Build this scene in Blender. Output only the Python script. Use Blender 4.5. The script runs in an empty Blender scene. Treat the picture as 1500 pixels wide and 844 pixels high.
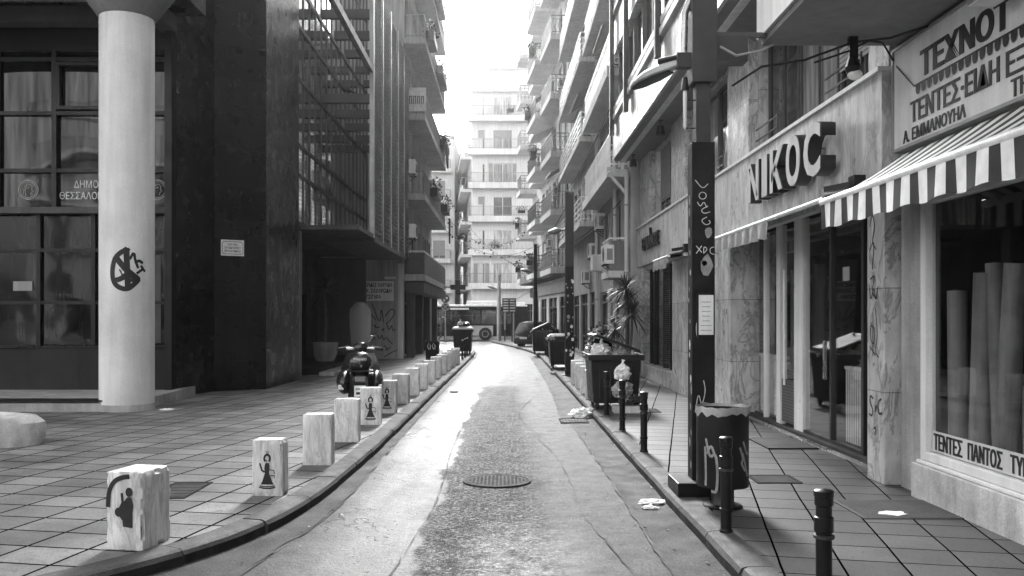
import bpy, bmesh, math, random
from mathutils import Matrix, Vector, noise
R = math.radians
sc = bpy.context.scene
COL = sc.collection
rnd = random.Random(7)

# ------------------------------------------------------------------ camera
EYE = 1.82
HAZE = 0.0005
cd = bpy.data.cameras.new("camera")
cam = bpy.data.objects.new("camera", cd)
COL.objects.link(cam)
cam.location = (0, 0, EYE)
cam.rotation_euler = (R(90), 0, 0)
cd.sensor_width = 36.0
cd.lens = 31.2
cd.shift_x = 0.00667
cd.shift_y = 0.0273
cd.clip_start = 0.05
cd.clip_end = 3000
sc.camera = cam

# ------------------------------------------------------------------ sky, sun, exposure
SUN_EL, SUN_AZ = R(33), R(-2.5)          # azimuth measured from +y (up the street) towards +x
w = bpy.data.worlds.new("World")
sc.world = w
w.use_nodes = True
nt = w.node_tree
nt.nodes.clear()
sky = nt.nodes.new("ShaderNodeTexSky")
sky.sky_type = 'NISHITA'
sky.sun_disc = False
sky.sun_elevation = SUN_EL
sky.sun_rotation = SUN_AZ
sky.dust_density = 4.0
sky.air_density = 1.5
bw = nt.nodes.new("ShaderNodeRGBToBW")
bg = nt.nodes.new("ShaderNodeBackground")
bg.inputs["Strength"].default_value = 0.15
wo = nt.nodes.new("ShaderNodeOutputWorld")
nt.links.new(sky.outputs[0], bw.inputs[0])
nt.links.new(bw.outputs[0], bg.inputs[0])
nt.links.new(bg.outputs[0], wo.inputs[0])
sl = bpy.data.lights.new("sun", 'SUN')
sl.energy = 0.9
sl.angle = R(14)
so = bpy.data.objects.new("sun", sl)
COL.objects.link(so)
sd = Vector((math.sin(SUN_AZ) * math.cos(SUN_EL), math.cos(SUN_AZ) * math.cos(SUN_EL), math.sin(SUN_EL)))
so.rotation_euler = sd.to_track_quat('Z', 'Y').to_euler()
so.location = (0, 60, 60)
sc.view_settings.view_transform = 'Standard'
sc.view_settings.look = 'None'
sc.view_settings.exposure = 2.45
sc.view_settings.gamma = 1.0
sc.view_settings.use_curve_mapping = False
sc.render.film_transparent = False
try:
    sc.cycles.volume_step_rate = 4.0
    sc.cycles.volume_bounces = 1
    sc.cycles.max_bounces = 8
    sc.cycles.diffuse_bounces = 3
    sc.cycles.glossy_bounces = 3
    sc.cycles.transparent_max_bounces = 10
    sc.cycles.use_denoising = True
    sc.cycles.sample_clamp_indirect = 6.0
except Exception:
    pass

# ------------------------------------------------------------------ materials (all grey: the photograph is black and white)
MATS = {}
def _n(nt, t, **k):
    n = nt.nodes.new(t)
    for a, b in k.items():
        setattr(n, a, b)
    return n
def _math(nt, op, a, b=None, c=None, clamp=False):
    n = nt.nodes.new("ShaderNodeMath"); n.operation = op; n.use_clamp = clamp
    for i, x in enumerate((a, b, c)):
        if x is None: continue
        if isinstance(x, (int, float)): n.inputs[i].default_value = x
        else: nt.links.new(x, n.inputs[i])
    return n.outputs[0]
def _noise(nt, vec, scale, detail=4.0, rough=0.55, dist=0.0):
    n = nt.nodes.new("ShaderNodeTexNoise")
    n.inputs["Scale"].default_value = scale
    n.inputs["Detail"].default_value = detail
    n.inputs["Roughness"].default_value = rough
    n.inputs["Distortion"].default_value = dist
    nt.links.new(vec, n.inputs["Vector"])
    return n.outputs["Fac"]
def _range(nt, v, a, b, c, d):
    n = nt.nodes.new("ShaderNodeMapRange")
    nt.links.new(v, n.inputs[0])
    for i, x in enumerate((a, b, c, d)): n.inputs[i + 1].default_value = x
    return n.outputs[0]
def _smooth(nt, v, a, b, c, d):
    n = nt.nodes.new("ShaderNodeMapRange"); n.interpolation_type = 'SMOOTHSTEP'
    nt.links.new(v, n.inputs[0])
    for i, x in enumerate((a, b, c, d)): n.inputs[i + 1].default_value = x
    return n.outputs[0]
def _scaled(nt, vec, s):
    n = nt.nodes.new("ShaderNodeMapping")
    n.inputs["Scale"].default_value = s
    nt.links.new(vec, n.inputs["Vector"])
    return n.outputs[0]
def newmat(name):
    m = bpy.data.materials.new(name); m.use_nodes = True
    nt = m.node_tree
    p = nt.nodes["Principled BSDF"]
    g = _n(nt, "ShaderNodeNewGeometry")
    return m, nt, p, g.outputs["Position"]
def setbase(nt, p, val):
    nt.links.new(val, p.inputs["Base Color"])
def bump(nt, p, h, strength, dist=0.01):
    b = _n(nt, "ShaderNodeBump")
    b.inputs["Strength"].default_value = strength
    b.inputs["Distance"].default_value = dist
    nt.links.new(h, b.inputs["Height"])
    nt.links.new(b.outputs[0], p.inputs["Normal"])
def mat(name, col, rough=.7, var=.2, scale=1.2, b=0.0, bs=60, spec=.5, metal=0.0, streak=.12, speck=.08, panel=None, rvar=.1, vary=.2, mort=.45):
    """plain weathered grey: broad patches, rain streaks, fine speckle, optional panel joints"""
    if name in MATS: return MATS[name]
    m, nt, p, pos = newmat(name)
    n1 = _range(nt, _noise(nt, pos, scale), .3, .7, 1 - var, 1 + var)
    n2 = _range(nt, _noise(nt, _scaled(nt, pos, (5, 5, .35)), 1.6), .3, .7, 1 - streak, 1 + streak)
    n3 = _range(nt, _noise(nt, pos, 90, 2), .3, .7, 1 - speck, 1 + speck)
    v = _math(nt, 'MULTIPLY', _math(nt, 'MULTIPLY', n1, n2), _math(nt, 'MULTIPLY', n3, col))
    hh = None
    if panel:
        pw, ph, mo, off = panel
        sx = _n(nt, "ShaderNodeSeparateXYZ"); nt.links.new(pos, sx.inputs[0])
        cx = _n(nt, "ShaderNodeCombineXYZ")
        nt.links.new(_math(nt, 'ADD', sx.outputs[0], sx.outputs[1]), cx.inputs[0]); nt.links.new(sx.outputs[2], cx.inputs[1])
        br = _n(nt, "ShaderNodeTexBrick"); br.offset = off; br.squash = 1
        nt.links.new(cx.outputs[0], br.inputs["Vector"])
        for k, x in (("Scale", 1), ("Mortar Size", mo), ("Brick Width", pw), ("Row Height", ph), ("Mortar Smooth", .1), ("Bias", 0)):
            br.inputs[k].default_value = x
        br.inputs["Color1"].default_value = (1 - vary,) * 3 + (1,); br.inputs["Color2"].default_value = (1 + vary,) * 3 + (1,)
        br.inputs["Mortar"].default_value = (mort,) * 3 + (1,)
        v = _math(nt, 'MULTIPLY', v, br.outputs["Color"])
        hh = _math(nt, 'MULTIPLY', br.outputs["Fac"], -1)
    setbase(nt, p, v)
    p.inputs["Specular IOR Level"].default_value = spec
    p.inputs["Metallic"].default_value = metal
    rr = _range(nt, _noise(nt, pos, scale * 2.3), .3, .7, max(.02, rough - rvar), min(1, rough + rvar))
    nt.links.new(rr, p.inputs["Roughness"])
    if b > 0:
        h = _noise(nt, pos, bs, 3)
        if hh is not None: h = _math(nt, 'ADD', h, _math(nt, 'MULTIPLY', hh, 2))
        bump(nt, p, h, b)
    elif hh is not None:
        bump(nt, p, hh, .5)
    MATS[name] = m
    return m
def marble(name, col, dark, rough=.35, panel=None, vs=1.0, block=False):
    if name in MATS: return MATS[name]
    m, nt, p, pos = newmat(name)
    rt = _n(nt, "ShaderNodeMapping"); rt.inputs["Rotation"].default_value = (R(48), 0, R(20)) if not block else (R(8), 0, R(20)); rt.inputs["Scale"].default_value = (1.5 * vs, 1.9 * vs, .75 * vs) if not block else (2.2 * vs, 2.2 * vs, .5 * vs)
    nt.links.new(pos, rt.inputs["Vector"])
    v1 = _noise(nt, rt.outputs[0], 1.3, 7, .66, .9)
    a = _math(nt, 'ABSOLUTE', _math(nt, 'SUBTRACT', v1, .5))
    vein = _smooth(nt, a, 0.0, .05, 0.0, 1.0)
    cloud = _range(nt, _noise(nt, rt.outputs[0], 2.2, 5, .6, .6), .3, .72, .72, 1.1)
    dirt = _smooth(nt, _noise(nt, _scaled(nt, pos, (4, 4, .4)), 1.3, 5), .25, .6, .72, 1.0)
    v = _math(nt, 'MULTIPLY', _math(nt, 'MULTIPLY', _math(nt, 'ADD', _math(nt, 'MULTIPLY', vein, col - dark), dark), cloud), dirt)
    if panel:
        pw, ph, mo, off = panel
        sx = _n(nt, "ShaderNodeSeparateXYZ"); nt.links.new(pos, sx.inputs[0])
        cx = _n(nt, "ShaderNodeCombineXYZ")
        nt.links.new(_math(nt, 'ADD', sx.outputs[0], sx.outputs[1]), cx.inputs[0]); nt.links.new(sx.outputs[2], cx.inputs[1])
        br = _n(nt, "ShaderNodeTexBrick"); br.offset = off; br.squash = 1
        nt.links.new(cx.outputs[0], br.inputs["Vector"])
        for k, x in (("Scale", 1), ("Mortar Size", mo), ("Brick Width", pw), ("Row Height", ph), ("Mortar Smooth", .1), ("Bias", 0)):
            br.inputs[k].default_value = x
        br.inputs["Color1"].default_value = (.85, .85, .85, 1); br.inputs["Color2"].default_value = (1.1, 1.1, 1.1, 1)
        br.inputs["Mortar"].default_value = (.4, .4, .4, 1)
        v = _math(nt, 'MULTIPLY', v, br.outputs["Color"])
    setbase(nt, p, v)
    p.inputs["Specular IOR Level"].default_value = .4
    nt.links.new(_range(nt, _noise(nt, pos, 3), .3, .7, rough - .1, rough + .15), p.inputs["Roughness"])
    bump(nt, p, _noise(nt, pos, 25, 5), .12)
    MATS[name] = m
    return m
def tiles(name, col, size, rough, rot, wet, offx=0.0, offy=0.0, spec=.3, wide=1.0, joint=.013):
    """square paving slabs with dark joints, stains and damp patches"""
    m, nt, p, pos = newmat(name)
    mp = _n(nt, "ShaderNodeMapping"); mp.inputs["Rotation"].default_value = (0, 0, rot); mp.inputs["Location"].default_value = (offx, offy, 0)
    nt.links.new(pos, mp.inputs["Vector"])
    wob = _n(nt, "ShaderNodeVectorMath"); wob.operation = 'ADD'
    nz = _n(nt, "ShaderNodeTexNoise"); nz.inputs["Scale"].default_value = 1.3; nt.links.new(pos, nz.inputs["Vector"])
    sc_ = _n(nt, "ShaderNodeVectorMath"); sc_.operation = 'SCALE'; sc_.inputs["Scale"].default_value = .02
    nt.links.new(nz.outputs["Color"], sc_.inputs[0])
    nt.links.new(mp.outputs[0], wob.inputs[0]); nt.links.new(sc_.outputs[0], wob.inputs[1])
    br = _n(nt, "ShaderNodeTexBrick"); br.offset = 0; br.squash = 1
    nt.links.new(wob.outputs[0], br.inputs["Vector"])
    for k, x in (("Scale", 1), ("Mortar Size", joint), ("Brick Width", size * wide), ("Row Height", size), ("Mortar Smooth", .15), ("Bias", 0)):
        br.inputs[k].default_value = x
    br.inputs["Color1"].default_value = (.66, .66, .66, 1); br.inputs["Color2"].default_value = (1.25, 1.25, 1.25, 1)
    br.inputs["Mortar"].default_value = (.012, .012, .012, 1)
    stain = _smooth(nt, _noise(nt, pos, 1.1, 6, .65), .3, .62, .5, 1.15)
    spots = _smooth(nt, _noise(nt, pos, 9, 2), .27, .36, .55, 1.0)
    fine = _range(nt, _noise(nt, pos, 70, 3), .3, .7, .7, 1.3)
    v = _math(nt, 'MULTIPLY', _math(nt, 'MULTIPLY', br.outputs["Color"], stain), _math(nt, 'MULTIPLY', _math(nt, 'MULTIPLY', fine, spots), col))
    setbase(nt, p, v)
    wetm = _smooth(nt, _noise(nt, pos, .9, 4), .42, .62, rough, rough - wet)
    nt.links.new(_math(nt, 'ADD', wetm, _math(nt, 'MULTIPLY', _noise(nt, pos, 40, 2), .12)), p.inputs["Roughness"])
    nt.links.new(_math(nt, 'MULTIPLY', _math(nt, 'SUBTRACT', 1, br.outputs["Fac"]), spec), p.inputs["Specular IOR Level"])
    h = _math(nt, 'ADD', _math(nt, 'MULTIPLY', br.outputs["Fac"], -1.0), _math(nt, 'MULTIPLY', _noise(nt, pos, 55, 4), .35))
    bump(nt, p, h, .55, .012)
    MATS[name] = m
    return m
def asphalt(name, col, rough, r2, bstr, bscale, white=.0, dark=.6, spec=.5, blot=.3):
    m, nt, p, pos = newmat(name)
    n1 = _range(nt, _noise(nt, pos, .8, 5, .6), .3, .7, .75, 1.25)
    ag = _noise(nt, pos, bscale, 3, .7)
    n2 = _range(nt, ag, .3, .7, dark, 2 - dark)
    n3 = _smooth(nt, _noise(nt, pos, 7, 8, .72), .36, .62, 1 - blot, 1 + blot)
    v = _math(nt, 'MULTIPLY', _math(nt, 'MULTIPLY', _math(nt, 'MULTIPLY', n1, n2), n3), col)
    if white:
        vo = _n(nt, "ShaderNodeTexVoronoi"); vo.inputs["Scale"].default_value = 55
        nt.links.new(pos, vo.inputs["Vector"])
        chips = _math(nt, 'LESS_THAN', vo.outputs["Distance"], .18)
        v = _math(nt, 'ADD', v, _math(nt, 'MULTIPLY', chips, white))
    setbase(nt, p, v)
    rr = _smooth(nt, _noise(nt, _scaled(nt, pos, (1.6, .4, 1)), 1.0, 4), .3, .7, rough, r2)
    rr = _math(nt, 'ADD', rr, _math(nt, 'MULTIPLY', _math(nt, 'SUBTRACT', _noise(nt, pos, 11, 6, .7), .5), .35 * blot / .3), clamp=True)
    nt.links.new(rr, p.inputs["Roughness"])
    p.inputs["Specular IOR Level"].default_value = spec
    bump(nt, p, _math(nt, 'ADD', ag, _math(nt, 'MULTIPLY', _noise(nt, pos, bscale * .22, 3), 1.2)), bstr, .012)
    MATS[name] = m
    return m
def glass(name, refl=.06, tint=.75, rough=.02):
    m, nt, p, pos = newmat(name)
    nt.nodes.remove(p)
    out = [n for n in nt.nodes if n.type == 'OUTPUT_MATERIAL'][0]
    tr = _n(nt, "ShaderNodeBsdfTransparent"); tr.inputs[0].default_value = (tint, tint, tint, 1)
    gl = _n(nt, "ShaderNodeBsdfGlossy"); gl.inputs["Roughness"].default_value = rough
    gl.inputs[0].default_value = (.9, .9, .9, 1)
    lw = _n(nt, "ShaderNodeLayerWeight"); lw.inputs[0].default_value = .5
    frn = _math(nt, 'ADD', _math(nt, 'MULTIPLY', _math(nt, 'POWER', lw.outputs['Facing'], 5), .95), .035)
    bm_ = _n(nt, "ShaderNodeBump"); bm_.inputs["Strength"].default_value = .05; bm_.inputs["Distance"].default_value = .02
    nt.links.new(_noise(nt, pos, 1.3, 1), bm_.inputs["Height"]); nt.links.new(bm_.outputs[0], gl.inputs["Normal"])
    f = _math(nt, 'ADD', frn, refl, clamp=True)
    mx = _n(nt, "ShaderNodeMixShader")
    nt.links.new(f, mx.inputs[0]); nt.links.new(tr.outputs[0], mx.inputs[1]); nt.links.new(gl.outputs[0], mx.inputs[2])
    nt.links.new(mx.outputs[0], out.inputs[0])
    MATS[name] = m
    return m
def darkpane(name, col, rough=.06, spec=.6, wob=.05, wscale=1.2, metal=0.0):
    """window glass over a dark room: black, mirror-like, slightly wavy"""
    m, nt, p, pos = newmat(name)
    v = _math(nt, 'MULTIPLY', _range(nt, _noise(nt, _scaled(nt, pos, (3, 3, .3)), 2.2, 2), .35, .65, .5, 1.5), col)
    setbase(nt, p, v)
    p.inputs["Roughness"].default_value = rough
    p.inputs["Specular IOR Level"].default_value = spec
    p.inputs["Metallic"].default_value = metal
    bump(nt, p, _noise(nt, pos, wscale, 1), wob, .25)
    MATS[name] = m
    return m
def stripes(name, c0, c1, axis, period, duty=.5, rough=.8, phase=0.0):
    m, nt, p, pos = newmat(name)
    sx = _n(nt, "ShaderNodeSeparateXYZ"); nt.links.new(pos, sx.inputs[0])
    f = _math(nt, 'FRACT', _math(nt, 'ADD', _math(nt, 'DIVIDE', sx.outputs[axis], period), phase))
    s = _math(nt, 'LESS_THAN', f, duty)
    v = _math(nt, 'ADD', _math(nt, 'MULTIPLY', s, c1 - c0), c0)
    v = _math(nt, 'MULTIPLY', v, _range(nt, _noise(nt, pos, 7, 4), .3, .7, .85, 1.1))
    setbase(nt, p, v)
    p.inputs["Roughness"].default_value = rough
    bump(nt, p, _noise(nt, pos, 30, 3), .15)
    MATS[name] = m
    return m

mat('granite', .008, .3, .3, 1.2, b=.06, bs=120, spec=.3, streak=.4, speck=.5, panel=(1.9, .8, .009, 0), vary=.45, mort=2.4)  # joints paler than the slabs: reflected light put into their colour
mat('letter_face', .5, .5, .1, 3)
mat('granite_plinth', .02, .6, .25, 1.5, spec=.25, b=.08, bs=120, speck=.5, panel=(1.9, 3, .01, 0))
mat('black_metal', .007, .4, .2, spec=.3)
mat('grey_stucco', .34, .85, .18, .8, b=.2, bs=50, streak=.25)
mat('iron', .05, .8, .3, 6, b=.7, bs=40, spec=.16)
mat('kerb_face', .03, .8, .4, 4, b=.5, bs=40, spec=.15)  # kerb fronts: wet grime, with their shade put into the dark colour
mat('soot_metal', .025, .5, .3, 2, b=.1, bs=40)
mat('dark_wall', .03, .6, .25, 1.5, b=.1, panel=(1.5, 2.1, .01, 0))
mat('dark_stucco', .07, .8, .2, 1.2, b=.2, bs=50)
mat('mid_stucco', .2, .85, .18, .8, b=.2, bs=50, streak=.25)
mat('stucco', .55, .85, .14, .7, b=.2, bs=50, streak=.2)
mat('pale_stucco', .66, .85, .1, .7, b=.15, bs=50, streak=.15)
mat('white_paint', .75, .5, .08, 1.5, streak=.1)
mat('white_metal', .72, .35, .08, 2)
mat('grey_metal', .3, .4, .15, 2, metal=.3)
mat('steel', .45, .3, .15, 2, metal=.8)
mat('concrete', .34, .85, .25, 1.6, b=.35, bs=45, streak=.2, speck=.2)
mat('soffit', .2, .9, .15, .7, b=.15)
mat('column_paint', .62, .75, .16, .9, b=.2, bs=60, streak=.09, speck=.16)
mat('old_stone', .5, .75, .3, 3, b=.5, bs=30, streak=.2, speck=.2)
mat('kerb_stone', .06, .8, .3, 2.5, b=.5, bs=40, speck=.35)
mat('gutter', .05, .7, .4, 1.7, b=.5, bs=50, speck=.5, spec=.12)
mat('plastic', .012, .5, .3, 3, b=.08, bs=30, spec=.25)
mat('plastic_light', .018, .5, .3, 3, b=.08, bs=30, spec=.25)
mat('rubber', .015, .8, .2)
mat('bag_white', .8, .3, .2, 7, spec=.6)
mat('bag_grey', .33, .3, .3, 6, spec=.6)
mat('bag_black', .015, .22, .2, 6, spec=.7)
mat('paper', .78, .8, .1, 4)
mat('spray', .012, .6, .3, 12, streak=0)
mat('spray_white', .6, .6, .3, 12, streak=0)
mat('spray_grey', .28, .7, .3, 12, streak=0)
mat('ink', .015, .6, .05)
mat('leaf', .06, .5, .4, 5, spec=.4)
mat('leaf_dark', .035, .5, .4, 5, spec=.4)
mat('bark', .12, .9, .3, 8, b=.4)
mat('soil', .04, .95, .3, 5, b=.4)
mat('cloth_dark', .03, .9, .2, 6, b=.1)
mat('cloth_pale', .5, .9, .2, 6)
mat('skin', .35, .6, .05)
mat('curtain', .4, .9, .15, 6, streak=.4)
mat('curtain_dim', .1, .9, .2, 6, streak=.5)
mat('rail_dark', .06, .5, .2)
mat('rail_mid', .22, .5, .2)
mat('shutter_dark', .07, .6, .2, 2)
mat('shutter', .3, .6, .15, 2)
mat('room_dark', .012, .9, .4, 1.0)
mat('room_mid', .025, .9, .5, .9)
mat('fabric_roll', .16, .85, .25, 3, streak=.4)
mat('sign_board', .62, .55, .1, 1.5, streak=.12)
mat('sign_dim', .26, .6, .15, 2.5)
mat('car_paint', .03, .22, .1, spec=.6)
mat('bus_paint', .01, .6, .15, 1, spec=.1)
mat('bus_pale', .4, .35, .1)
mat('scoot_paint', .018, .18, .1, spec=.7)
mat('chrome', .6, .12, .05, metal=1.0)
mat('seat_vinyl', .02, .4, .2)
mat('lamp_lens', .7, .2, .05)
mat('pole_metal', .012, .6, .5, 5, b=.3, bs=22, spec=.2, speck=.5)
mat('pole_box', .03, .6, .2, 4, b=.1)
mat('grate', .04, .85, .3, 8, b=.4, bs=40, spec=.05)
mat('tarp', .3, .8, .3, 6, b=.3, bs=14)
mat('crack', .03, .8, .2)
mat('feather', .035, .7, .3)
marble('marble_wall', .68, .46, .35, panel=(1.35, 1.08, .006, 0))
marble('marble_pier', .62, .3, .35, panel=(40, 1.05, .006, 0), vs=1.6)
marble('marble_block', .82, .6, .5, vs=3, block=True)
tiles('paving_left', .155, .42, .55, .18, 0.0, .1, .05, .34, 1.2)
tiles('paving_right', .06, .41, .42, .2, 0.0, .17, .02, .42, 1.0, .009)
def roadmat(name):
    """one worn street surface: smoother damp wheel strip, coarse relaid centre, damp pool near the manhole"""
    m, nt, p, pos = newmat(name)
    sx = _n(nt, "ShaderNodeSeparateXYZ"); nt.links.new(pos, sx.inputs[0])
    w1 = _math(nt, 'MULTIPLY', _math(nt, 'SUBTRACT', _noise(nt, pos, .9, 4), .5), .45)
    w2 = _math(nt, 'MULTIPLY', _math(nt, 'SUBTRACT', _noise(nt, pos, 5, 6, .7), .5), .22)
    x = _math(nt, 'ADD', sx.outputs[0], _math(nt, 'ADD', w1, w2)); y = _math(nt, 'ADD', sx.outputs[1], _math(nt, 'MULTIPLY', w2, 3))
    drift = _range(nt, y, 12, 34, 0, .45)
    xs = _math(nt, 'SUBTRACT', x, drift)
    C = _math(nt, 'MULTIPLY', _smooth(nt, x, -.70, -.64, 0, 1), _math(nt, 'MULTIPLY', _smooth(nt, x, .2, .65, 1, 0), _smooth(nt, y, 22.5, 23.6, 1, 0)))
    dl = _math(nt, 'ABSOLUTE', _math(nt, 'ADD', xs, 1.02))
    Wt = _math(nt, 'MULTIPLY', _smooth(nt, dl, .1, .75, 1, 0), _smooth(nt, _noise(nt, _scaled(nt, pos, (1.5, .45, 1)), 1.1, 6, .6), .33, .62, .35, 1))
    dx = _math(nt, 'DIVIDE', _math(nt, 'SUBTRACT', x, .12), .75); dy = _math(nt, 'DIVIDE', _math(nt, 'SUBTRACT', sx.outputs[1], 5.2), 3.4)
    db = _math(nt, 'SQRT', _math(nt, 'ADD', _math(nt, 'MULTIPLY', dx, dx), _math(nt, 'MULTIPLY', dy, dy)))
    B = _math(nt, 'MULTIPLY', _smooth(nt, db, .2, 1.2, 1, 0), _smooth(nt, _noise(nt, pos, 4, 7, .7), .35, .62, .2, 1))
    wet = _math(nt, 'MAXIMUM', Wt, _math(nt, 'MULTIPLY', B, .85))
    wet = _math(nt, 'MULTIPLY', wet, _math(nt, 'SUBTRACT', 1, _math(nt, 'MULTIPLY', C, _smooth(nt, db, .4, 1.3, 0, .8))))
    ag = _noise(nt, pos, 42, 4, .75); ag2 = _noise(nt, pos, 12, 6, .72)
    blot = _smooth(nt, _noise(nt, pos, 3.2, 8, .72), .34, .64, .55, 1.45)
    vo = _n(nt, "ShaderNodeTexVoronoi"); vo.inputs["Scale"].default_value = 48; nt.links.new(pos, vo.inputs["Vector"])
    chips = _math(nt, 'LESS_THAN', vo.outputs["Distance"], .2)
    base = _math(nt, 'ADD', .042, _math(nt, 'MULTIPLY', C, -.02))
    con = _math(nt, 'ADD', 1, _math(nt, 'MULTIPLY', _math(nt, 'SUBTRACT', ag, .5), _math(nt, 'ADD', 3.0, _math(nt, 'MULTIPLY', C, 3.0))))
    con2 = _math(nt, 'ADD', 1, _math(nt, 'MULTIPLY', _math(nt, 'SUBTRACT', ag2, .5), _math(nt, 'ADD', 1.2, _math(nt, 'MULTIPLY', C, 2.4))))
    v = _math(nt, 'MULTIPLY', _math(nt, 'MULTIPLY', base, blot), _math(nt, 'MULTIPLY', con, con2), clamp=True)
    v = _math(nt, 'ADD', v, _math(nt, 'MULTIPLY', chips, _math(nt, 'ADD', .03, _math(nt, 'MULTIPLY', C, .16))))
    vc = _n(nt, "ShaderNodeTexVoronoi"); vc.feature = 'DISTANCE_TO_EDGE'; vc.inputs["Scale"].default_value = .8
    wv = _n(nt, "ShaderNodeVectorMath"); wv.operation = 'ADD'; nz = _n(nt, "ShaderNodeTexNoise"); nz.inputs["Scale"].default_value = 2.5; nz.inputs["Detail"].default_value = 6
    nt.links.new(pos, nz.inputs["Vector"]); nt.links.new(pos, wv.inputs[0]); nt.links.new(nz.outputs["Color"], wv.inputs[1]); nt.links.new(wv.outputs[0], vc.inputs["Vector"])
    fine = _math(nt, 'MULTIPLY', _smooth(nt, vc.outputs["Distance"], .002, .012, 1, 0), _smooth(nt, _noise(nt, pos, .5, 3), .5, .6, 0, 1))
    v = _math(nt, 'MULTIPLY', v, _math(nt, 'SUBTRACT', 1, _math(nt, 'MULTIPLY', fine, .7)))
    setbase(nt, p, v)
    rr = _math(nt, 'ADD', _math(nt, 'SUBTRACT', .64, _math(nt, 'MULTIPLY', wet, .32)), _math(nt, 'MULTIPLY', _math(nt, 'SUBTRACT', ag2, .5), .5), clamp=True)
    nt.links.new(rr, p.inputs["Roughness"])
    nt.links.new(_math(nt, 'ADD', _math(nt, 'ADD', _math(nt, 'SUBTRACT', .22, _math(nt, 'MULTIPLY', C, .2)), _math(nt, 'MULTIPLY', wet, .22)), _math(nt, 'MULTIPLY', C, _math(nt, 'MULTIPLY', _smooth(nt, _noise(nt, pos, 26, 4, .7), .46, .66, 0, .9), _smooth(nt, _noise(nt, pos, 4.5, 6, .7), .36, .62, .1, 1)))), p.inputs["Specular IOR Level"])
    h = _math(nt, 'ADD', _math(nt, 'ADD', ag, _math(nt, 'MULTIPLY', ag2, 1.3)), _math(nt, 'MULTIPLY', fine, -1.5))
    bump(nt, p, h, .9, .012)
    MATS[name] = m
roadmat('asphalt')
asphalt('asphalt_far', .14, .5, .38, .4, 60)
glass('shop_glass', .0, .98)
frost = newmat('screen_glass'); MATS['screen_glass'] = frost[0]
frost[2].inputs['Base Color'].default_value = (.16, .16, .16, 1); frost[2].inputs['Alpha'].default_value = .65; frost[2].inputs['Roughness'].default_value = .3
darkpane('pane', .03)
darkpane('pane_black', .006, .05, .25, .04)
darkpane('pane_hall', .03, .03, .5, .1, .5, .85)
darkpane('pane_curtain', .22, .12)
darkpane('pane_pale', .4, .15)
darkpane('pane_louvre', .7, .05, .5, .03, .6, .95)
stripes('awning_cloth', .82, .03, 1, .28, .48)
stripes('shutter_slats', .1, .02, 2, .045, .3, .5)
stripes('slat_pale', .35, .12, 2, .06, .3, .6)
stripes('pleats', .55, .22, 1, .07, .35, .8)

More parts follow.
